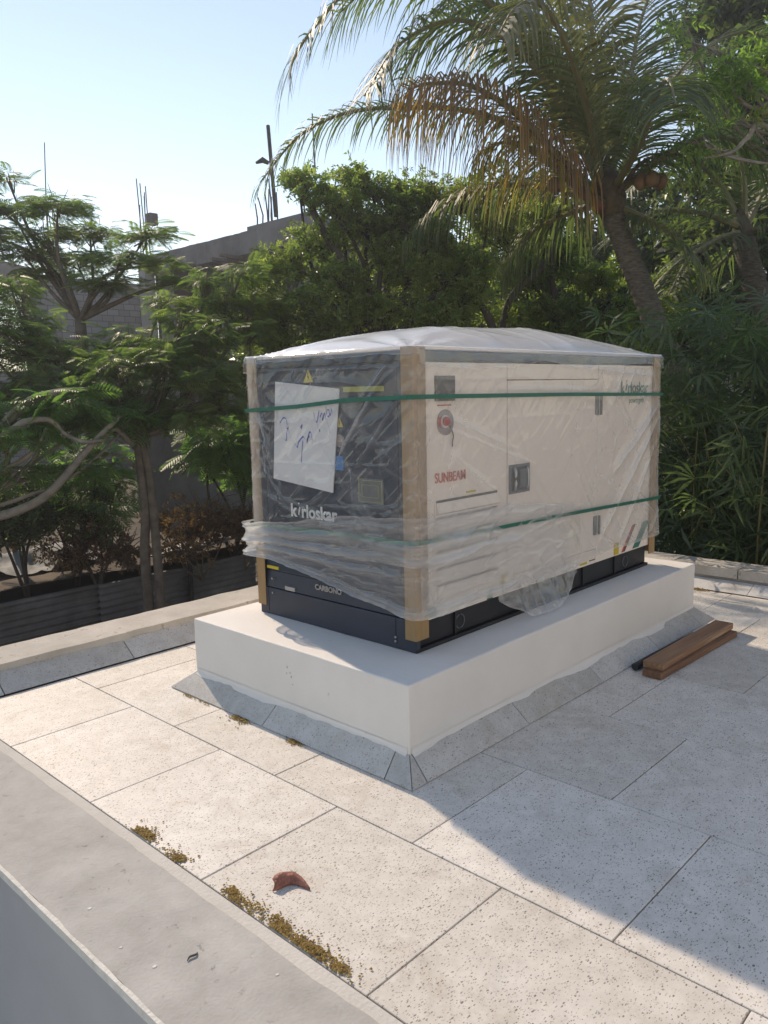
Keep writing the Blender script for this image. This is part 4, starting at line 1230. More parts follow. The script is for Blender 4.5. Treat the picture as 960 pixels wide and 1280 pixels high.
# ---- building under construction
bld = thing('concrete_building', 'unfinished grey concrete building with rebar on its columns behind the trees', 'building', (13.4, 20.0, -2.4))
def bpart(name, mb, mat='bldg', parent=None, **k):
    return build(name, mb, M[mat], parent or bld, **k)
bx = 13.35
bpart('roof_slab', rough_box(bx - 0.25, bx + 7, 15.0, 23.6, 5.80, 6.46, 0.05, 61, 10, 60))
bpart('parapet_block', MB().box((bx - 0.18, 15.2, 6.44), (bx + 0.1, 18.0, 6.60)))
bpart('floor_slab', MB().box((bx - 0.1, 15.0, 2.30), (bx + 7, 23.5, 2.62)))
bpart('floor_slab', MB().box((bx - 0.1, 15.0, -0.9), (bx + 7, 23.5, -0.62)))
bpart('back_wall', MB().box((bx + 2.6, 15.0, -2.4), (bx + 2.8, 23.4, 5.8)), 'post')  # concrete wall coloured near black to stand for deep shade inside
for k, y in enumerate((23.3, 19.4, 15.4)):
    for z0, z1 in ((-2.4, -0.9), (-0.62, 2.30), (2.62, 5.8)):
        bpart('column', MB().box((bx, y - 0.2, z0), (bx + 0.4, y + 0.2, z1)), 'bldg_pale' if k == 0 else 'bldg')
for k in range(16):
    y = 22.6 - k * 0.46 + random.uniform(-.25, .25)
    x = bx + random.uniform(0.25, 2.0)
    bpart('prop', MB().tube([(x, y, 2.62), (x + random.uniform(-.06, .06), y + random.uniform(-.06, .06), 5.8)], [0.045, 0.045], 6, smooth=1), 'bark_pale' if k % 3 == 0 else 'post')
for k in range(7):
    y = 22.5 - k * 1.1 + random.uniform(-.3, .3)
    bpart('timber_joist', MB().box((bx - 0.75 - random.random() * .4, y - 0.05, 5.70), (bx + 1.5, y + 0.05, 5.79)), 'bark')
# left wing at an angle, block wall between
wdx, wdy = 0.828, 0.561
def wing(u, v, z):           # u along the wing towards the corner, v backwards
    return (12.0 + wdx * u - wdy * v, 29.1 + wdy * u + wdx * v, z)
def wing_box(u0, u1, v0, v1, z0, z1):
    return MB().prism([wing(u0, v0, z0), wing(u1, v0, z0), wing(u1, v1, z0), wing(u0, v1, z0)], (0, 0, z1 - z0))
bpart('roof_slab', wing_box(-22, -0.6, 0, 6, 5.75, 6.45))
bpart('floor_slab', wing_box(-22, -0.6, 0.05, 6, 2.25, 2.6))
bpart('end_wall', MB().box((bx - 0.04, 23.41, -2.4), (bx + 7, 23.545, 5.79)), 'post')  # dark colour here too paints the shade under the slab
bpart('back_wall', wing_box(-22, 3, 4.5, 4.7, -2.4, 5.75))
for u in (-0.9, -5, -9, -13, -17):
    bpart('column', wing_box(u - .2, u + .2, 0.1, 0.5, 2.6, 5.75))
    bpart('column', wing_box(u - .2, u + .2, 0.1, 0.5, -2.4, 2.25))
bw = MB()
bw.box((9.2, 24.2, 2.4), (13.3, 24.45, 5.55))
bpart('block_wall', bw, 'block')
bpart('block_wall', MB().box((7.0, 23.9, -2.4), (13.3, 24.15, 2.4)), 'block')
bpart('corner_column', MB().box((12.9, 23.55, -2.4), (13.3, 23.95, 6.5)), 'bldg_pale')
# starter bars on the column heads
def bars(x, y, z, hs, sp=0.14, name='rebar', r=0.024):
    for i, h_ in enumerate(hs):
        xx_, yy_ = x + sp * (i % 3) + random.uniform(-.04, .04), y + sp * (i // 3) * 1.3 + random.uniform(-.04, .04)
        bpart(name, MB().tube([(xx_, yy_, z), (xx_ + random.uniform(-.05, .05), yy_, z + h_ * .5), (xx_ + random.uniform(-.12, .12), yy_ + random.uniform(-.08, .08), z + h_)], [r, r, r * .8], 5, smooth=1), 'rebar')
p_ = (11.741, 28.290, 6.620)
bars(p_[0], p_[1], 6.3, [2.3, 4.7, 2.8, 2.2, 2.6, 2.4])
p_ = (10.873, 29.215, 6.648)
bars(p_[0] - .4, p_[1], 6.3, [1.1, 0.9, 1.2, 0.8])
bars(12.98, 23.62, 4.0, [5.0, 4.6, 4.8, 4.2, 4.9, 4.5], 0.12)
p_ = (14.596, 25.619, 8.207)
bpart('shutter_box', MB().box((p_[0] - .16, p_[1] - .16, p_[2] - .22), (p_[0] + .16, p_[1] + .16, p_[2] + .2)), 'post')
bars(bx + 0.05, 17.3, 6.4, [1.1, 1.5, 1.2, 1.0, 1.3, 1.1, .9], 0.2)
bars(bx + 0.05, 15.4, 6.4, [1.4, 2.9, 1.2, 1.3], 0.2)
# dark steel pole with a small crosspiece
pa, pb = (11.702, 14.852, 5.609), (11.920, 15.285, 8.603)
bpart('steel_pole', MB().tube([(pa[0], pa[1], 6.2), pb], [0.05, 0.05], 6, smooth=1), 'post')
pc = (11.808, 15.181, 7.599)
bpart('pole_bracket', MB().tube([(pc[0] - .26, pc[1] + .22, pc[2] + .02), (pc[0] - .12, pc[1] + .1, pc[2] + .10), (pc[0], pc[1], pc[2] + .02)], [0.03, 0.08, 0.05], 6, smooth=1), 'post')

# ---- pale house and grey roof glimpsed on the right
hs = thing('pale_house', 'pale house with a grey sheet roof glimpsed through the foliage at the right', 'house', (20.0, 2.0, -2.4))
build('wall', MB().box((15.5, -3.0, -2.4), (22, 7.5, 3.3)), M['house'], hs)
build('roof', MB().prism([(15.0, -3.4, 3.302), (22.5, -3.4, 3.302), (18.7, -3.4, 4.4)], (0, 11.2, 0)), M['roofsheet'], hs)
for y in (-1.6, 1.4, 4.6):
    w = build('window', MB().box((15.44, y, 0.9), (15.52, y + 1.3, 2.3)), M['slot'], hs)
    build('window_frame', MB().box((15.41, y + .62, 0.9), (15.445, y + .68, 2.3)), M['white'], w)
# low grey yard wall, tarp, pole and green net among the undergrowth
o = build('yard_wall', rough_box(4.9, 7.4, 10.6, 10.8, -1.0, 0.95, 0.02, 66, 30, 4), M['bldg'])
tag(o, 'low grey concrete wall panel in deep shade behind the two slender trunks', 'wall')
tx, ty = np.meshgrid(np.linspace(0, 1, 26), np.linspace(0, 1, 18))
p_ = (2.211, 8.778, -0.672)
tzv = p_[2] + 0.30 * fbm(tx * 4, ty * 3, 70) + 0.08 * ridge(tx * 8, ty * 5, 71) - 0.1
o = build('tarp', MB().grid(np.stack([p_[0] - 0.9 + tx * 1.6, p_[1] - 0.5 + ty * 1.2, tzv], -1)), M['tarp'], smooth=True)
tag(o, 'crumpled grey tarp on the earth behind the iron fence, far left', 'tarp')
o = build('scrap_sheet', MB().prism([(3.043, 7.341, -0.526), (3.417, 6.958, -0.464), (4.093, 6.712, -0.343), (4.524, 7.290, -0.329), (3.704, 7.815, -0.546)], (0, 0, 0.02)), M['sheet'])
tag(o, 'flat scrap iron sheet lying behind the fence, right of the two trunks', 'scrap sheet')
o = build('rusty_pole', MB().tube([(1.992, 9.026, -0.599), (2.029, 9.132, 0.059), (2.094, 9.258, 0.936)], [0.04, 0.04, 0.036], 7, smooth=1), M['rust'])
tag(o, 'rusty upright pole in the shade at the far left edge', 'pole')
nx_, nz_ = np.meshgrid(np.linspace(0, 1, 30), np.linspace(0, 1, 8))
a, b_ = np.array((5.224, 8.934, 1.131)), np.array((5.732, 8.404, 1.167))
Pn = a[None, None] * (1 - nx_[..., None]) + b_[None, None] * nx_[..., None]
Pn[..., 2] += (nz_ - 0.5) * 0.16 + 0.12 * (fbm(nx_ * 7, nz_ * 2, 77) - 0.5)
Pn[..., 1] += 0.12 * fbm(nx_ * 9, nz_ * 2, 78)
o = build('shade_net', MB().grid(Pn), M['net'], smooth=True)
tag(o, 'strip of teal shade net hanging among the leaves left of the generator', 'net')

# ================================================================== VEGETATION
def rots(n, r, az=None, pitch=None, roll=None):
    """rotation matrices: local +x is the pointing direction"""
    az = r.uniform(0, 2 * math.pi, n) if az is None else az
    pitch = r.normal(-0.1, 0.35, n) if pitch is None else pitch
    roll = r.normal(0, 0.4, n) if roll is None else roll
    ca, sa, cp, sp, cr, sr = np.cos(az), np.sin(az), np.cos(pitch), np.sin(pitch), np.cos(roll), np.sin(roll)
    X = np.stack([ca * cp, sa * cp, sp], -1)
    Y0_ = np.stack([-sa, ca, np.zeros(n)], -1)
    Z0_ = np.cross(X, Y0_)
    Y = Y0_ * cr[:, None] + Z0_ * sr[:, None]
    Zv = np.cross(X, Y)
    return np.stack([X, Y, Zv], -1)          # columns are the local axes

def scatter(tv, tf, P, Rm, s, tint):
    n = len(P)
    V = np.einsum('nij,kj->nki', Rm, tv) * np.asarray(s).reshape(-1, 1, 1) + P[:, None]
    F = tf[None] + (np.arange(n) * len(tv))[:, None, None]
    return V.reshape(-1, 3), F.reshape(-1, tf.shape[1]), np.repeat(tint, len(tv))

def quadleaf(L_, w, x0=0, ang=0.0, fold=0.15, droop=0.0):
    """diamond leaf of two triangles along +x, turned by ang about z"""
    v = np.array([(0, 0, 0), (L_ * .45, w / 2, fold * w), (L_, 0, -droop * L_), (L_ * .45, -w / 2, fold * w)])
    c, s = math.cos(ang), math.sin(ang)
    R_ = np.array([(c, -s, 0), (s, c, 0), (0, 0, 1)])
    v = v @ R_.T
    v[:, 0] += x0
    return v
def tpl_feather(pairs=10):
    vs = []
    for i in range(pairs):
        t = (i + 0.7) / pairs
        ln = 0.40 * math.sin(math.pi * (0.14 + 0.80 * t)) ** 0.8
        for sg in (-1, 1):
            q = quadleaf(ln, 0.070, t * 0.95, sg * math.radians(62 - 18 * t), 0.0, 0.22)
            q[:, 2] -= 0.22 * t * t
            vs.append(q)
    q = quadleaf(1.0, 0.012); q[2, 2] = -0.22
    vs.append(q)
    return np.concatenate(vs)
def tpl_sprig(n, leaf, w, seed, spread=1.0, droop=0.2):
    r = np.random.default_rng(seed)
    vs = []
    for i in range(n):
        t = (i + 0.5) / n
        q = quadleaf(leaf * r.uniform(.7, 1.15), w * r.uniform(.8, 1.1), 0, 0, 0.12, droop)
        Rm = rots(1, r, np.array([(1 if i % 2 else -1) * r.uniform(.5, 1.3) * spread]), np.array([r.normal(0.0, .45)]), np.array([r.normal(0, .6)]))[0]
        q = q @ Rm.T
        q[:, 0] += t * 0.8
        q[:, 2] -= 0.12 * t * t
        vs.append(q)
    q = quadleaf(0.85, 0.010); vs.append(q)
    return np.concatenate(vs)
def faces(tv):
    return np.arange(len(tv)).reshape(-1, 4)
T_F = tpl_feather(10)
T_S = tpl_sprig(12, 0.34, 0.15, 3)
T_N = tpl_sprig(14, 0.30, 0.085, 5, 0.9, 0.35)
T_D = tpl_sprig(9, 0.45, 0.20, 8)

def blob_points(r, blobs, n, flat=0.75, shell=0.55):
    bl = np.array(blobs, float)
    wgt = bl[:, 3] ** 2
    k = r.choice(len(bl), n, p=wgt / wgt.sum())
    d = r.normal(0, 1, (n, 3))
    d /= np.linalg.norm(d, axis=1)[:, None]
    rad = r.uniform(0, 1, n) ** (shell) 
    lump = 0.65 + 0.6 * vn(d[:, 0] * 2.2 + k * 3.1, d[:, 1] * 2.2 + d[:, 2] * 2.5, 17)
    off = d * (rad * lump * bl[k, 3])[:, None]
    off[:, 2] *= flat
    return bl[k, :3] + off, d, k

def foliage(name, parent, mat, tpl, blobs, n, size, seed, flat=0.75, shell=0.55, pitch=(-0.1, .35), roll=.4, outward=0.6):
    r = np.random.default_rng(seed)
    P, d, k = blob_points(r, blobs, n, flat, shell)
    az = np.arctan2(d[:, 1], d[:, 0]) * 1.0 + r.normal(0, 0.9 / max(outward, .1) * 0.6, n)
    Rm = rots(n, r, az, r.normal(pitch[0], pitch[1], n), r.normal(0, roll, n))
    s = size * r.uniform(0.65, 1.25, n)
    kt = r.uniform(-.18, .18, len(blobs))[k]
    tint = np.clip(r.beta(2.2, 2.6, n) + kt, 0, 1)
    V, F, T = scatter(tpl, faces(tpl), P, Rm, s, tint)
    org = np.array(root_of(parent).location)
    me = mesh_from(name, V - org, F, [mat], None, False, {'tint': T})
    return link(name, me, parent)

def branches(mb, base, blobs, r0, seed, twigs=5, r1=0.012, sag=0.15, tw=0.007):
    r = np.random.default_rng(seed)
    base = np.array(base, float)
    for b in blobs:
        c = np.array(b[:3]); rad = b[3]
        mid = base * 0.5 + c * 0.5 + r.normal(0, .10, 3) * np.linalg.norm(c - base)
        mid[2] -= sag * 0.2 * np.linalg.norm(c - base)
        mb.tube([base, mid, c], [r0, r0 * .6, r1], 6, smooth=4)
        for j in range(twigs):
            dd = r.normal(0, 1, 3); dd /= np.linalg.norm(dd); dd[2] = abs(dd[2]) * .6 + .1
            e = c + dd * rad * r.uniform(.6, 1.05)
            st = c * 0.75 + mid * 0.25 + r.normal(0, .03, 3)
            mb.tube([st, (st + e) / 2 + r.normal(0, .08 * rad, 3), e], [r1, tw, tw * .5], 4, smooth=2, cap=False)
    return mb

def tree(name, label, base, trunk_pts, trunk_r, blobs, leafmat_, tpl, n, size, seed, bark='bark', fork=None, group=None, limb_r=0.05, cat='tree', twigs=5, flat=.75, shell=.55, pitch=(-.1, .35), roll=.4, tw=0.007):
    t = thing(name, label, cat, base, group)
    mb = MB().tube(trunk_pts, trunk_r, 10, smooth=5)
    build('trunk', mb, M[bark], t, smooth=True)
    mb = MB()
    branches(mb, fork if fork is not None else trunk_pts[-1], blobs, limb_r, seed + 1, twigs, tw=tw)
    build('branches', mb, M[bark], t, smooth=True)
    foliage('crown', t, leafmat_, tpl, blobs, n, size, seed, flat, shell, pitch, roll)
    return t
def limb(t, pts, rr, bark):
    return build('limb', MB().tube(pts, rr, 8, smooth=6), M[bark], t, smooth=True)

# T1: far left feathery tree, flat tiers against the sky
f1 = (3.498, 9.649, 2.762)
b1 = [(2.995, 10.551, 4.433, 0.411), (3.184, 11.071, 5.023, 0.275), (3.286, 9.640, 4.370, 0.537), (3.289, 10.159, 4.064, 0.435), (4.068, 10.247, 4.196, 0.533), (3.764, 8.816, 3.594, 0.417), (4.372, 9.005, 4.029, 0.411), (4.699, 9.161, 3.636, 0.325), (3.964, 10.563, 3.796, 0.593), (3.031, 10.372, 3.796, 0.483), (4.629, 8.572, 3.301, 0.362), (3.653, 9.008, 3.269, 0.467), (3.390, 10.363, 3.475, 0.495), (2.672, 10.821, 4.108, 0.483), (2.665, 10.962, 4.707, 0.362)]
t1 = tree('feathery_tree', 'feathery flat-topped tree reaching above the roofline at the far left', (f1[0] + .1, f1[1] + .1, -0.9),
     [(f1[0] + .1, f1[1] + .1, -1.0), (f1[0] + .05, f1[1], 0.8), f1], [0.12, 0.10, 0.08], b1, G['feather'], T_F, 1900, 0.26, 11, 'bark', None, 'feathery trees left of the generator', 0.045, twigs=4, flat=.32, shell=.5, pitch=(0.05, .22), roll=.25)
# T2: two slender trunks in front of the fence, spreading crown
b2 = [(1.807, 7.937, 2.911, 0.348), (1.735, 7.483, 2.515, 0.356), (1.435, 7.275, 2.131, 0.399), (2.305, 7.224, 2.070, 0.425), (1.886, 7.249, 2.176, 0.337), (2.677, 6.727, 2.270, 0.363), (3.064, 6.222, 2.503, 0.284), (3.139, 5.798, 2.275, 0.333), (3.058, 6.583, 2.775, 0.213), (2.179, 6.148, 1.935, 0.425), (2.666, 5.947, 2.020, 0.417), (1.773, 6.855, 1.851, 0.417), (2.920, 5.633, 1.814, 0.399), (3.441, 5.686, 1.889, 0.322), (1.891, 6.374, 1.575, 0.408), (2.527, 6.287, 1.559, 0.408), (1.433, 7.165, 1.628, 0.399), (2.742, 5.727, 1.388, 0.344), (3.183, 5.571, 1.465, 0.315), (1.209, 7.555, 2.318, 0.544), (1.566, 6.682, 1.409, 0.301), (2.164, 6.308, 1.254, 0.236), (3.989, 6.259, 3.101, 0.322), (3.778, 6.404, 2.748, 0.342), (4.207, 6.243, 2.741, 0.308), (3.706, 6.548, 3.050, 0.201), (3.970, 6.124, 2.402, 0.342), (3.208, 6.279, 2.118, 0.290)]
f2 = (2.317, 6.120, 1.132)
t2 = tree('feathery_tree', 'feathery tree on two slender trunks standing before the corrugated iron fence', ((2.221, 5.790, -0.816)[0], (2.221, 5.790, -0.816)[1], -2.4),
     [tuple(np.array((2.136, 5.851, -0.948)) + np.array([0, 0, -1.25])), (2.165, 5.860, -0.769), (2.213, 5.948, -0.142), (2.275, 5.981, 0.306), (2.295, 6.060, 0.755), f2], [0.065, 0.06, 0.055, 0.052, 0.05, 0.045], b2, G['feather'], T_F, 3500, 0.225, 21, 'bark', None, 'feathery trees left of the generator', 0.032, twigs=7, flat=.62, shell=.5, pitch=(-0.1, .32), roll=.4, tw=.006)
limb(t2, [tuple(np.array((2.241, 5.738, -0.952)) + np.array([0, 0, -1.25])), (2.263, 5.765, -0.728), (2.306, 5.849, -0.145), (2.347, 5.944, 0.484), (2.354, 6.036, 0.933), (2.313, 6.160, 1.294), (2.235, 6.303, 1.566)], [0.06, 0.055, 0.052, 0.048, 0.045, 0.04, 0.025], 'bark')
limb(t2, [(2.295, 6.060, 0.755), (2.321, 6.122, 1.159), (2.392, 6.106, 1.426), (2.500, 6.050, 1.693)], [0.05, 0.045, 0.035, 0.02], 'bark')
limb(t2, [(2.297, 6.117, 1.025), (2.257, 6.209, 1.251), (2.316, 6.206, 1.519), (2.331, 6.260, 1.833)], [0.045, 0.04, 0.03, 0.02], 'bark')
limb(t2, [(2.168, 5.969, 1.073), (1.988, 5.899, 1.225), (1.881, 5.870, 1.249), (1.693, 5.883, 1.072)], [0.03, 0.028, 0.02, 0.012], 'bark_pale')
limb(t2, [(2.321, 6.177, 0.746), (2.212, 6.177, 0.893), (2.096, 6.315, 0.959), (1.947, 6.314, 0.907)], [0.02, 0.018, 0.015, 0.01], 'bark_pale')
# T3: tree outside the frame on the left, its limbs arching in
t3p = [(-0.448, 7.155, -0.758), (-0.238, 7.108, 0.034), (0.088, 6.849, 0.424), (0.416, 6.496, 0.397)]
b3 = [(1.025, 6.046, 1.273, 0.322), (1.376, 6.037, 1.584, 0.380), (1.832, 6.104, 1.402, 0.312), (0.919, 6.069, 0.876, 0.242), (0.549, 6.588, 1.448, 0.483), (1.614, 6.212, 0.851, 0.225), (2.232, 5.971, 1.388, 0.266)]
t3 = tree('feathery_tree', 'feathery tree whose thick bare limbs arch in from the left edge', (t3p[0][0], t3p[0][1], -2.4), [(t3p[0][0], t3p[0][1], -2.4)] + t3p[1:], [0.16, 0.13, 0.10, 0.08], b3, G['feather2'], T_F, 420, 0.36, 31, 'bark_pale', (0.416, 6.496, 0.397), 'feathery trees left of the generator', 0.03, twigs=4, flat=.4, pitch=(-0.05, .3))
limb(t3, [(0.416, 6.496, 0.397), (0.754, 6.148, 0.442), (1.019, 5.896, 0.570), (1.190, 5.753, 0.740), (1.411, 5.718, 0.974), (1.640, 5.674, 1.207), (1.909, 5.728, 1.401)], [0.058, 0.050, 0.046, 0.042, 0.038, 0.034, 0.025], 'bark_pale')
limb(t3, [(0.469, 6.532, 0.811), (0.796, 6.275, 1.216), (0.995, 6.122, 1.474), (1.149, 5.987, 1.604), (1.369, 5.916, 1.664), (1.665, 5.903, 1.692)], [0.06, 0.055, 0.05, 0.045, 0.035, 0.02], 'bark_pale')
limb(t3, [(0.545, 6.229, 1.138), (0.801, 5.982, 1.246), (0.952, 5.850, 1.374), (1.172, 5.769, 1.389), (1.298, 5.751, 1.248), (1.426, 5.597, 1.164), (1.692, 5.610, 1.164)], [0.045, 0.04, 0.035, 0.028, 0.024, 0.02, 0.012], 'bark_pale')
limb(t3, [(0.710, 6.138, 0.851), (0.889, 5.974, 0.964), (1.044, 5.843, 1.117), (1.140, 5.785, 1.311)], [0.03, 0.027, 0.022, 0.012], 'bark_pale')
limb(t3, [(0.796, 6.608, 0.725), (1.031, 6.368, 0.767), (1.308, 6.227, 0.783)], [0.018, 0.016, 0.010], 'bark_pale')
# T3b green undergrowth shrubs
for k, (pb_, bl, lb, n, gm, tp, sz) in enumerate([
        ((2.350, 7.952, -0.412), [(2.360, 8.150, 0.532, 0.507), (2.735, 7.774, 0.625, 0.423), (2.660, 8.362, 0.928, 0.435), (2.120, 8.169, 0.133, 0.419), (2.587, 7.550, 0.233, 0.373)], 'green feathery shrub in the shade left of the two trunks', 300, 'feather2', T_F, .36),
        ((4.708, 7.723, -0.154), [(4.490, 7.436, 0.836, 0.509), (4.351, 7.661, 1.185, 0.417), (4.827, 7.438, 0.457, 0.404), (4.820, 7.576, 1.047, 0.475), (4.255, 7.807, 0.723, 0.350)], 'green feathery shrub beside the left end of the generator', 330, 'feather2', T_F, .40),
        ((1.598, 7.749, -0.264), [(1.568, 7.847, 0.031, 0.355), (1.879, 7.847, 0.191, 0.342), (1.390, 8.080, 0.233, 0.395), (1.745, 8.057, 0.495, 0.342)], 'dark leafy shrub low down at the far left edge', 420, 'dark', T_S, .26)]):
    s_ = thing('shrub', lb, 'shrub', (pb_[0], pb_[1], -0.9))
    mb = MB(); branches(mb, (pb_[0], pb_[1], -0.9), bl, .03, 300 + k, 3)
    build('stems', mb, M['bark_dark'], s_, smooth=True)
    foliage('foliage', s_, G[gm], tp, bl, n, sz, 310 + k, .7)
# dead brown brush on the bank
for k, (pb_, bl, lb, n) in enumerate([
        ((2.485, 7.665, -0.398), [(2.467, 7.591, -0.154, 0.415), (2.181, 7.702, -0.353, 0.349), (2.603, 7.253, -0.367, 0.349), (2.571, 7.977, 0.093, 0.256), (2.883, 7.993, 0.327, 0.217)], 'heap of dead brown leaves left of the two trunks', 420),
        ((3.651, 7.020, -0.399), [(3.742, 7.018, 0.030, 0.391), (3.487, 6.943, -0.201, 0.384), (3.945, 6.766, -0.139, 0.370), (3.237, 6.864, -0.423, 0.293), (3.326, 7.449, -0.011, 0.217)], 'dead red-brown brush right of the two trunks', 460),
        ((4.437, 7.081, -0.354), [(4.445, 7.086, -0.297, 0.344), (4.552, 7.023, -0.073, 0.298)], 'dead brown brush at the left end of the generator', 160)]):
    s_ = thing('dead_brush', lb, 'brush', (pb_[0], pb_[1], -0.9), 'dead brush on the earth behind the fence')
    mb = MB(); branches(mb, (pb_[0], pb_[1], -0.9), [(*q[:3], q[3] * 1.5) for q in bl], .02, 330 + k, 22, .008)
    build('twigs', mb, M['bark'], s_, smooth=True)
    foliage('dead_leaves', s_, G['brown'], T_S, [(*q[:3], q[3] * 1.35) for q in bl], n, 0.17, 340 + k, .5, .8, roll=1.0, pitch=(-.3, .6))

# T4: broad-leaved bright tree in the centre
b4 = [(5.493, 6.420, 4.366, 0.377), (5.457, 6.805, 4.601, 0.248), (6.131, 6.395, 4.638, 0.390), (5.674, 6.186, 4.173, 0.421), (4.906, 6.519, 3.337, 0.478), (5.423, 6.344, 3.687, 0.509), (6.019, 6.067, 3.957, 0.496), (6.194, 5.782, 3.503, 0.496), (6.277, 5.337, 3.220, 0.509), (5.328, 5.871, 3.092, 0.517), (4.817, 6.198, 2.795, 0.491), (4.526, 6.445, 2.519, 0.406), (4.553, 6.335, 2.147, 0.363), (5.613, 5.635, 2.721, 0.500), (5.074, 5.862, 2.501, 0.470), (6.089, 5.115, 2.652, 0.478), (6.690, 4.824, 2.877, 0.509), (6.625, 5.925, 4.214, 0.347), (6.763, 5.372, 3.708, 0.432), (4.673, 6.684, 2.967, 0.326), (6.988, 4.907, 3.344, 0.451), (6.323, 4.819, 2.429, 0.435), (6.515, 6.257, 4.521, 0.420), (6.987, 6.051, 4.514, 0.428), (7.469, 5.832, 4.505, 0.483), (7.791, 5.474, 4.423, 0.483), (7.241, 5.993, 4.141, 0.507), (6.494, 6.001, 3.931, 0.417), (8.360, 5.466, 4.448, 0.449)]
f4 = (5.907, 5.785, 2.147)
t4 = tree('broadleaf_tree', 'bushy tree with small bright yellow-green leaves behind the dark end of the generator', (f4[0], f4[1], -2.4), [(f4[0], f4[1], -2.4), (f4[0] + .05, f4[1], -0.4), f4], [0.16, 0.13, 0.10], [(*q[:3], q[3] * .86) for q in b4], G['broad'], T_S, 5200, 0.21, 41, 'bark_dark', None, None, 0.05, twigs=11, shell=.75, roll=.7, pitch=(-.1, .5))
for st_ in ([(6.642, 4.924, 3.098), (6.305, 5.079, 2.853), (5.954, 5.283, 2.764), (5.664, 5.539, 2.536), (5.467, 5.730, 2.456)], [(6.840, 4.393, 2.314), (6.744, 4.591, 2.752), (6.552, 4.995, 2.991), (6.490, 5.512, 3.695), (6.326, 6.116, 4.312), (6.062, 6.485, 4.720)], [(5.319, 5.776, 3.288), (5.332, 6.161, 3.755), (5.378, 6.514, 4.238), (5.467, 6.812, 4.679)]):
    limb(t4, st_, [0.035, 0.04, 0.035, 0.025, 0.015][:len(st_)] if len(st_) == 5 else [0.06, 0.05, 0.045, 0.035, 0.025, 0.015][:len(st_)], 'bark_dark')
# T5: trees behind the middle and right of the generator
b5 = [(8.169, 4.819, 3.272, 0.507), (8.676, 4.648, 3.594, 0.491), (7.798, 4.782, 2.661, 0.451), (8.293, 4.267, 2.704, 0.475), (9.093, 4.123, 3.215, 0.418), (8.563, 3.628, 2.439, 0.467), (8.991, 3.223, 2.657, 0.467), (9.732, 3.140, 3.162, 0.435), (7.989, 4.214, 2.341, 0.397), (8.306, 5.428, 4.016, 0.449), (8.064, 3.797, 2.150, 0.390), (8.646, 3.165, 2.074, 0.413), (9.030, 5.016, 4.289, 0.381)]
f5 = (8.353, 4.291, 1.767)
t5 = tree('broadleaf_tree', 'shaded leafy tree behind the middle of the generator, left of the palm trunk', (f5[0], f5[1], -2.4), [(f5[0], f5[1], -2.4), (f5[0], f5[1], -.2), f5], [0.16, 0.13, 0.10], [(*q[:3], q[3] * .9) for q in b5], G['broad'], T_S, 2600, 0.23, 51, 'bark_dark', None, None, 0.05, twigs=6, roll=.7, pitch=(-.1, .5))
for st_ in ([(8.174, 4.185, 1.764), (8.237, 4.300, 2.588), (8.300, 4.416, 3.411), (8.669, 4.512, 4.275), (9.011, 4.241, 4.683)], [(7.300, 4.649, 2.345), (7.490, 4.574, 2.908), (7.861, 4.279, 3.352), (8.185, 4.351, 3.900), (8.293, 4.698, 4.649)]):
    limb(t5, st_, [0.05, 0.05, 0.04, 0.03, 0.02], 'bark_dark')
# dark trees further back
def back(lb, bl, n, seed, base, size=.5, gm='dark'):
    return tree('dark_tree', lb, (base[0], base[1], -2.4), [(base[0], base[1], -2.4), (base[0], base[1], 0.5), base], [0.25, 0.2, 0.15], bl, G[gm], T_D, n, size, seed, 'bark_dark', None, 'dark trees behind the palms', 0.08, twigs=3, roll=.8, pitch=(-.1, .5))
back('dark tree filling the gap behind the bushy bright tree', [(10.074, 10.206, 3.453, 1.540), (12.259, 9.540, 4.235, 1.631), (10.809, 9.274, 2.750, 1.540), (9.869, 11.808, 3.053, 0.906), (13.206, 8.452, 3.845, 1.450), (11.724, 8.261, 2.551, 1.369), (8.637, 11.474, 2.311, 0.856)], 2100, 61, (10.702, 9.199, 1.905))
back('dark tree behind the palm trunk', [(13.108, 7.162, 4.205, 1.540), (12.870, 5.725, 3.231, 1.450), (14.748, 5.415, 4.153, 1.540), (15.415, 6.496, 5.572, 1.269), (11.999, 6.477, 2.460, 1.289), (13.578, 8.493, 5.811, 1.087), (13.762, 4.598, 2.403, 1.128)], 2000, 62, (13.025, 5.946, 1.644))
back('tall dark tree closing the right edge behind the second palm', [(13.723, 3.580, 4.270, 1.359), (14.221, 3.381, 5.753, 1.359), (14.664, 4.451, 6.051, 0.966), (14.583, 3.361, 7.390, 1.208), (14.900, 4.519, 7.482, 0.966), (14.597, 3.644, 8.738, 1.208), (14.785, 4.925, 8.765, 0.805), (14.850, 2.545, 4.983, 1.812), (14.133, 4.663, 4.469, 0.966), (15.170, 2.769, 7.521, 1.661)], 2700, 63, (13.789, 3.079, 2.320), .48)

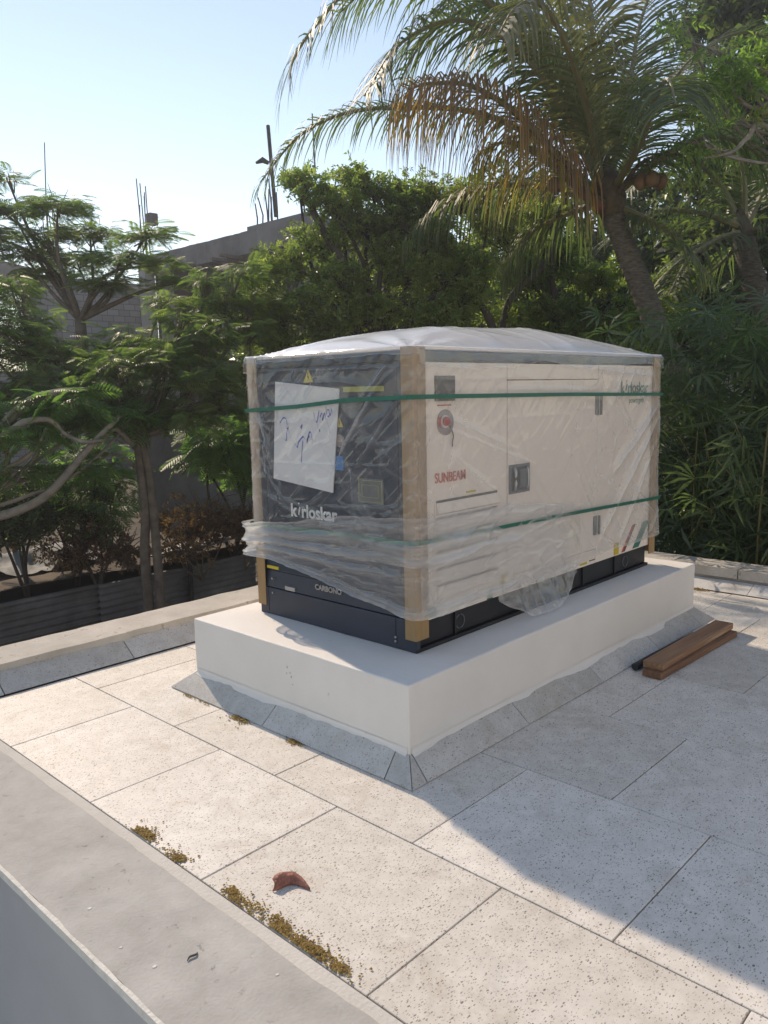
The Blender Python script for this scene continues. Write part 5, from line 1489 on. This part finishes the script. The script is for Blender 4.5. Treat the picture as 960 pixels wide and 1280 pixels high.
# ---- palms
def frond(t, pts, ln, n, mat, seed, droop=0.8, hang=0.55, w=0.0145, rr=(0.052, 0.010), rib='petiole', twist=0.25, start=0.12, tintb=0.0):
    """one feather frond: rachis plus leaflets as real strips, hanging under their own weight"""
    r = np.random.default_rng(seed)
    P = catmull(pts, 14)
    seg = np.concatenate([[0], np.cumsum(np.linalg.norm(np.diff(P, axis=0), axis=1))])
    seg /= seg[-1]
    T = np.gradient(P, axis=0); T /= np.linalg.norm(T, axis=1)[:, None]
    mb = MB()
    mb.tube(P, [rr[0], rr[0] * .7, rr[0] * .45, rr[1]], 6, 1, smooth=1, tint=0.5)
    up = np.array([0, 0, 1.0])
    V, F, Tn = [], [], []
    k = 0
    for i in range(n):
        for sg in (-1, 1):
            if r.random() < 0.05: continue
            t_ = start + (1 - start) * (i + r.uniform(-.3, .3)) / n
            t_ = min(max(t_, 0), 1)
            p = np.array([np.interp(t_, seg, P[:, c]) for c in range(3)])
            tg = np.array([np.interp(t_, seg, T[:, c]) for c in range(3)])
            tg /= np.linalg.norm(tg)
            sd = np.cross(tg, up)
            if np.linalg.norm(sd) < .15: sd = np.cross(tg, np.array([1., 0, 0]))
            sd /= np.linalg.norm(sd)
            nrm = np.cross(sd, tg)
            l_ = ln * (0.35 + 0.65 * math.sin(math.pi * min(1, 0.18 + 0.74 * t_)) ** .7) * r.uniform(.85, 1.1)
            d0 = sd * sg * r.uniform(.75, 1.0) + tg * r.uniform(.45, .75) + nrm * r.uniform(-.05, twist)
            d0 /= np.linalg.norm(d0)
            pts_ = [p]; d = d0.copy()
            m = 5
            for j in range(m):
                pts_.append(pts_[-1] + d * l_ / m)
                d = d + np.array([0, 0, -1.0]) * (hang * (0.45 + 0.5 * j / m)) * r.uniform(.8, 1.2) * droop + r.normal(0, .05, 3)
                d /= np.linalg.norm(d)
            pts_ = np.array(pts_)
            wid = w * np.array([.55, 1.0, .95, .75, .45, .04])
            ac = np.cross(d0, nrm); ac /= np.linalg.norm(ac) + 1e-9
            V.append(np.stack([pts_ - ac * wid[:, None], pts_ + ac * wid[:, None]], 1).reshape(-1, 3))
            F += [(k + 2 * j, k + 2 * j + 1, k + 2 * j + 3, k + 2 * j + 2) for j in range(m)]
            Tn += [min(1, max(0, r.beta(2, 2.4) + tintb))] * 12
            k += 12
    mb.add(np.concatenate(V), F, 0, np.array(Tn))
    return build('frond', mb, [G[mat], G[rib]], t)
crown = (6.809, 2.688, 3.780)
palm = thing('coconut_palm', 'tall coconut palm with ringed leaning trunk and hanging dead fronds', 'palm', ((7.364, 1.426, 0.066)[0], (7.364, 1.426, 0.066)[1], -2.4), 'coconut palms')
tp_ = catmull([tuple(np.array((7.364, 1.426, 0.066)) * np.array([1, 1, 0]) + np.array([.15, -.15, -2.4])), (7.325, 1.574, 0.547), (7.263, 1.810, 1.316), (7.072, 2.109, 2.086), (6.915, 2.359, 2.799), (6.837, 2.558, 3.323), (6.795, 2.690, 3.723)], 40)
rad = np.interp(np.linspace(0, 1, len(tp_)), [0, .3, .5, 1], [0.19, 0.165, 0.135, 0.115]) * (1 + 0.10 * np.mod(-np.linspace(0, 1, len(tp_)) * 42, 1.0))
build('trunk', MB().tube(tp_, rad, 14, smooth=1), M['palm_bark'], palm, smooth=True)
build('crown_shaft', MB().tube([(6.792, 2.665, 3.590), (6.798, 2.704, 3.799), (6.792, 2.769, 4.065), (6.792, 2.826, 4.321)], [0.13, 0.19, 0.16, 0.07], 12, smooth=4), M['sheath'], palm, smooth=True)
FR = [
 # pts, leaflet length, n, material, droop
 ([(6.744, 2.793, 3.943), (6.354, 3.139, 4.969), (5.701, 3.585, 5.861), (5.038, 4.082, 6.265), (4.417, 4.536, 6.012), (3.914, 4.789, 5.417), (3.735, 4.904, 5.079)], 1.25, 92, 'frond', 1.0),
 ([(6.764, 2.772, 3.942), (6.779, 3.175, 5.168), (6.604, 3.690, 5.990), (6.288, 4.238, 6.293), (5.883, 4.741, 5.961), (5.656, 5.018, 5.465)], 1.35, 84, 'frond', 1.0),
 ([(6.693, 2.838, 3.897), (6.521, 3.455, 4.539), (6.206, 4.184, 4.991), (5.682, 4.915, 5.125), (5.121, 5.495, 5.063), (4.684, 5.895, 4.777), (4.290, 6.190, 4.230)], .85, 100, 'frond', 1.1),
 ([(6.687, 2.834, 3.850), (6.076, 2.962, 4.172), (5.556, 3.161, 4.578), (5.060, 3.448, 4.839), (4.686, 3.698, 4.844), (4.490, 3.892, 4.783)], 1.55, 118, 'frond_dry', 4.0, .010),
 ([(6.648, 2.864, 3.804), (6.151, 3.006, 4.063), (5.752, 3.183, 4.286), (5.486, 3.326, 4.324), (5.289, 3.512, 4.223)], 1.0, 46, 'frond_yellow', 4.0, .011),
 ([(6.744, 2.793, 3.943), (6.076, 2.616, 4.606), (5.425, 2.540, 5.140), (4.929, 2.516, 5.322), (4.490, 2.500, 5.147), (4.249, 2.541, 4.845)], 1.25, 84, 'frond_olive', 2.0),
 ([(6.783, 2.762, 3.989), (6.772, 2.828, 4.900), (6.606, 2.877, 5.657), (6.460, 2.857, 6.196), (6.052, 2.730, 6.336)], 1.15, 76, 'frond_olive', 1.3),
 ([(6.816, 2.728, 3.988), (7.296, 2.759, 5.095), (7.709, 2.828, 6.051), (8.117, 2.728, 6.885)], 1.05, 74, 'frond', .9),
 ([(6.853, 2.684, 3.968), (7.573, 2.576, 4.930), (8.242, 2.329, 5.682), (8.914, 1.996, 6.055), (9.353, 1.640, 5.882)], 1.05, 76, 'frond', 1.0),
 ([(6.869, 2.650, 3.891), (6.998, 2.144, 4.219), (7.195, 1.676, 4.374), (7.404, 1.259, 4.156), (7.481, 0.924, 3.681)], 1.0, 70, 'frond', 1.2),
 ([(6.700, 2.809, 3.802), (6.796, 3.506, 4.080), (6.577, 4.206, 4.201), (6.290, 4.772, 4.057), (5.993, 5.152, 3.690)], 1.15, 76, 'frond', 2.4),
 ([(6.707, 2.790, 3.754), (6.837, 3.242, 3.754), (6.732, 3.756, 3.577), (6.601, 4.097, 3.158)], 1.0, 60, 'frond', 2.0),
 ([(6.865, 2.612, 3.702), (6.779, 2.215, 3.491), (6.902, 1.881, 3.236), (6.992, 1.533, 2.762)], .65, 44, 'frond', 1.0),
 ([(6.778, 2.747, 3.894), (7.653, 3.378, 4.943), (7.999, 4.135, 6.022), (7.961, 4.903, 6.652), (7.713, 5.432, 6.522)], 1.1, 76, 'frond', 1.0),
 ([(6.816, 2.716, 3.941), (7.992, 3.218, 5.177), (8.973, 3.436, 6.189), (10.030, 3.331, 6.774)], 1.1, 70, 'frond', 1.0),
 ([(6.800, 2.740, 3.970), (7.157, 3.285, 5.475), (7.304, 3.846, 6.718), (7.214, 4.399, 7.451)], 1.15, 76, 'frond', .9),
 ([(6.731, 2.807, 3.943), (6.249, 3.074, 4.841), (5.775, 3.418, 5.454), (5.289, 3.837, 5.691), (4.746, 4.199, 5.396), (4.324, 4.365, 4.798)], 1.3, 84, 'frond', 1.1),
 ([(6.748, 2.796, 3.971), (7.068, 3.514, 5.420), (7.109, 4.326, 6.623), (6.773, 5.118, 7.265), (6.243, 5.796, 7.125), (5.809, 6.298, 6.653)], 1.3, 84, 'frond', 1.0),
 ([(6.823, 2.698, 3.893), (6.327, 2.117, 4.213), (5.901, 1.750, 4.512), (5.593, 1.488, 4.519), (5.203, 1.229, 4.148)], 1.0, 66, 'frond', 1.4),
]
for k, (pts, ln, n, mt, dr, *wd) in enumerate(FR):
    frond(palm, pts, ln, n, mt, 400 + k, dr, w=wd[0] if wd else .0145)
# thick bare petiole of the dead frond, seen red-brown
build('petiole', MB().tube([(6.617, 2.719, 3.666), (6.234, 2.897, 3.968), (5.887, 3.059, 4.371), (5.503, 3.231, 4.641)], [0.07, 0.055, 0.045, 0.03], 7, smooth=4), M['rust'], palm, smooth=True)
for a in ((800,226,9.2), (818,222,9.2), (808,232,9.3), (826,228,9.35), (690,228,9.4)):
    pass
for c in ((6.777, 2.314, 3.932), (6.770, 2.176, 3.940), (7.037, 2.192, 3.962), (6.180, 3.096, 3.943)):
    bm = bmesh.new()
    bmesh.ops.create_uvsphere(bm, u_segments=12, v_segments=9, radius=0.082)
    me = bpy.data.meshes.new('coconut')
    for v in bm.verts:
        v.co.z *= 1.22 if v.co.z < 0 else 1.05
        v.co.x *= 1 + 0.06 * math.cos(3 * math.atan2(v.co.y, v.co.x))
    bm.to_mesh(me); bm.free()
    me.materials.append(M['husk'])
    me.polygons.foreach_set('use_smooth', np.ones(len(me.polygons), dtype=bool))
    link('coconut', me, palm, tuple(np.array(c) - np.array(palm.location)))
for st_ in ([(6.735, 2.619, 3.775), (6.678, 2.424, 3.954), (6.813, 2.295, 4.014)], [(6.664, 2.684, 3.730), (6.290, 2.823, 3.902), (6.190, 3.103, 4.026)], [(6.752, 2.608, 3.812), (6.597, 2.242, 4.079), (6.729, 1.977, 4.177)]):
    build('fruit_stalk', MB().tube(st_, [0.035, 0.022, 0.012], 6, smooth=4), M['sheath'], palm, smooth=True)
# second palm, right
c2 = (9.983, 2.233, 3.589)
palm2 = thing('coconut_palm', 'dark second palm at the right edge behind the ringed one', 'palm', ((10.085, 1.704, 1.690)[0], (10.085, 1.704, 1.690)[1], -2.4), 'coconut palms')
tp2 = catmull([tuple(np.array((10.132, 1.527, 1.114)) * np.array([1, 1, 0]) + np.array([0, 0, -2.4])), (10.085, 1.704, 1.690), (10.052, 1.918, 2.496), (9.988, 2.125, 3.130), (9.974, 2.255, 3.647)], 20)
build('trunk', MB().tube(tp2, np.linspace(.2, .15, len(tp2)) * (1 + 0.05 * np.abs(np.sin(np.linspace(0, 1, len(tp2)) * math.pi * 30))), 12, smooth=1), M['palm_bark'], palm2, smooth=True)
build('crown_shaft', MB().tube([(9.960, 2.232, 3.475), (9.973, 2.282, 3.762), (9.989, 2.336, 4.083)], [0.14, 0.15, 0.06], 10, smooth=4), M['sheath'], palm2, smooth=True)
for k, (pts, ln, n, dr) in enumerate([
  ([(9.980, 2.287, 3.819), (9.386, 2.500, 3.938), (8.847, 2.789, 3.995), (8.396, 3.097, 3.897), (7.997, 3.298, 3.562)], .75, 56, .9),
  ([(9.980, 2.287, 3.819), (9.943, 2.620, 4.481), (9.771, 3.035, 4.865), (9.501, 3.463, 4.846), (9.206, 3.686, 4.443)], .75, 56, .9),
  ([(9.973, 2.282, 3.762), (9.173, 2.348, 3.567), (8.568, 2.479, 3.255), (8.124, 2.544, 2.760)], .7, 46, 1.0),
  ([(9.996, 2.270, 3.819), (9.981, 2.297, 4.537), (9.841, 2.443, 5.189), (9.583, 2.637, 5.498)], .75, 50, .8),
  ([(10.012, 2.253, 3.818), (10.423, 2.109, 4.465), (10.833, 1.929, 4.948), (11.156, 1.585, 4.938)], .75, 46, .9),
  ([(10.020, 2.231, 3.761), (9.872, 1.792, 3.732), (9.843, 1.459, 3.415), (9.813, 1.220, 2.856)], .7, 40, 1.0),
  ([(9.986, 2.263, 3.739), (10.103, 2.521, 3.471), (10.021, 2.832, 3.152), (9.798, 3.087, 2.571)], .7, 40, 1.0)]):
    frond(palm2, pts, ln, n, 'frond', 450 + k, dr, tintb=-0.15)
# pale-leaved tree reaching in at the top right
b8 = [(6.359, 1.170, 4.746, 0.193), (6.536, 1.002, 4.836, 0.177), (6.351, 1.375, 4.967, 0.090), (6.341, 1.000, 4.562, 0.175), (6.290, 1.219, 4.637, 0.121), (5.890, 1.348, 3.977, 0.111), (6.023, 1.182, 3.862, 0.087), (6.375, 1.035, 4.218, 0.097), (6.851, 0.688, 4.922, 0.483), (6.341, 1.555, 5.070, 0.074), (6.104, 1.381, 4.483, 0.072), (6.370, 1.728, 5.322, 0.100)]
t8 = tree('pale_leaved_tree', 'pale green tree with thin leaflets reaching in at the top right corner', ((7.071, -0.326, 1.398)[0], (7.071, -0.326, 1.398)[1], -2.4),
     [((7.071, -0.326, 1.398)[0], (7.071, -0.326, 1.398)[1], -2.4), (7.117, -0.197, 2.196), (6.981, 0.195, 3.320)], [0.16, 0.13, 0.09], b8, G['light'], T_N, 250, 0.30, 81, 'bark_pale', (7.042, 0.237, 3.797), None, 0.025, twigs=4, roll=.6, pitch=(-.25, .4))
limb(t8, [(6.981, 0.195, 3.320), (6.531, 0.852, 4.133), (6.381, 0.991, 4.042), (6.145, 1.055, 3.874), (5.947, 1.253, 3.817)], [0.04, 0.03, 0.025, 0.018, 0.01], 'bark_pale')
limb(t8, [(7.042, 0.237, 3.797), (6.699, 0.727, 4.368), (6.446, 0.987, 4.336), (6.333, 1.152, 4.539), (6.303, 1.228, 4.740)], [0.04, 0.03, 0.022, 0.016, 0.01], 'bark_pale')

# ---- bamboo-like cane thicket on the right beyond the parapet
r9 = np.random.default_rng(909)
def lance(L_, w):
    return np.array([(0, 0, 0), (L_ * .3, w / 2, .004), (L_ * .65, w * .4, -.01 * 1), (L_, 0, -.10 * L_), (L_ * .65, -w * .4, -.01), (L_ * .3, -w / 2, .004)])
def spray_mesh(seed, n=13):
    r = np.random.default_rng(seed)
    V, F, T = [], [], []
    k = 0
    for i in range(n):
        t_ = (i + .5) / n
        q = lance(r.uniform(.17, .28), r.uniform(.018, .028))
        Rm = rots(1, r, np.array([(1 if i % 2 else -1) * r.uniform(.25, 1.0)]), np.array([r.normal(-.35, .4)]), np.array([r.normal(0, .7)]))[0]
        q = q @ Rm.T + np.array([t_ * .42, 0, -.10 * t_ * t_])
        V.append(q); F.append((k, k + 1, k + 2, k + 3)); F.append((k, k + 3, k + 4, k + 5))
        T += [r.beta(2, 2.5)] * 6
        k += 6
    st = np.array([(0, .003, 0), (.42, .001, -.10), (.42, -.001, -.10), (0, -.003, 0)])
    V.append(st); F.append((k, k + 1, k + 2, k + 3)); T += [.9] * 4
    V = np.concatenate(V)
    me = mesh_from('leaf_spray', V, [tuple(f) for f in F], [G['bamboo']], None, False, {'tint': np.array(T)})
    return me
SPR = [spray_mesh(500 + k, 11 + k) for k in range(6)]
clumps = [(5.05, 1.30, 'growing right beside the far end of the wrapped generator'), (5.10, 0.78, 'in front, midway between the generator and the right edge'), (5.20, 0.18, 'in front, above the coping joint at the right edge'),
          (6.10, 0.95, 'behind the others at the ringed palm trunk'), (6.25, 0.32, 'behind the others close to the right edge'), (5.0, -0.50, 'nearest of all, cut off by the right edge')]
vis = ['cane clump with drooping lance leaves, ' + c[2] for c in clumps]
for k, (x, y, lb) in enumerate(clumps):
    t = thing('cane_clump', vis[k], 'cane plant', (x, y, -2.4), 'cane clumps beyond the far parapet')
    tops = []
    for j in range(8):
        a0 = np.array([x + r9.normal(0, .18), y + r9.normal(0, .22), -2.4])
        hgt = r9.uniform(3.0, 4.3 if k in (1, 3) else 4.8)
        lean = r9.normal(0, .28, 2)
        P = [a0, a0 + np.array([lean[0] * .3, lean[1] * .3, hgt * .5]), a0 + np.array([lean[0], lean[1], hgt * .85]), a0 + np.array([lean[0] * 1.8, lean[1] * 1.8, hgt])]
        build('culm', MB().tube(P, [0.013, 0.012, 0.009, 0.004], 6, smooth=6, tint=.8), G['petiole'], t, smooth=True)
        tops.append(catmull(P, 12))
    for j in range(64):
        C_ = tops[r9.integers(0, len(tops))]
        q = C_[min(len(C_) - 1, int(len(C_) * r9.uniform(.38, 1.0)))]
        off = r9.normal(0, .20, 3) * np.array([1, 1.2, .8])
        o = bpy.data.objects.new('leaf_spray', SPR[r9.integers(0, 6)])
        COL.objects.link(o)
        o.parent = t
        o.location = q + off - np.array([x, y, -2.4])
        o.rotation_euler = (r9.normal(0, .5), r9.normal(.25, .45), r9.uniform(0, 2 * math.pi))
        s_ = r9.uniform(.8, 1.25)
        o.scale = (s_, s_, s_)
    n = 230
    P = np.stack([x + r9.normal(0, .42, n), y + r9.normal(0, .5, n), r9.uniform(-1.2, 2.3, n)], -1)
    tv = np.concatenate([quadleaf(.26, .03, .0, a, .1, .25) for a in (0, .5, -.5, 1.0, -1.0, 2.6)])
    V, F, T = scatter(tv, faces(tv), P, rots(n, r9, None, r9.normal(-.2, .5, n), r9.normal(0, .8, n)), r9.uniform(.7, 1.3, n), np.clip(r9.beta(1.8, 3, n) - .1, 0, 1))
    o = link('inner_leaves', mesh_from('inner_leaves', V - np.array([x, y, -2.4]), F, [G['bamboo']], None, False, {'tint': T}), t)
    o['kind'] = 'stuff'

# ---- hazy air
hz = build('haze', MB().box((-310, -310, -3.4), (310, 310, 14.0)), bpy.data.materials.new('hazy_air'), base=(0, 0, -3.4))
hz['kind'] = 'stuff'
hm = hz.data.materials[0]
hm.use_nodes = True
hm.node_tree.nodes.clear()
ho = hm.node_tree.nodes.new('ShaderNodeOutputMaterial')
hv = hm.node_tree.nodes.new('ShaderNodeVolumePrincipled')
hv.inputs['Color'].default_value = (0.90, 0.93, 1.0, 1)
hv.inputs['Density'].default_value = 0.0024
hv.inputs['Anisotropy'].default_value = 0.45
hm.node_tree.links.new(hv.outputs[0], ho.inputs['Volume'])
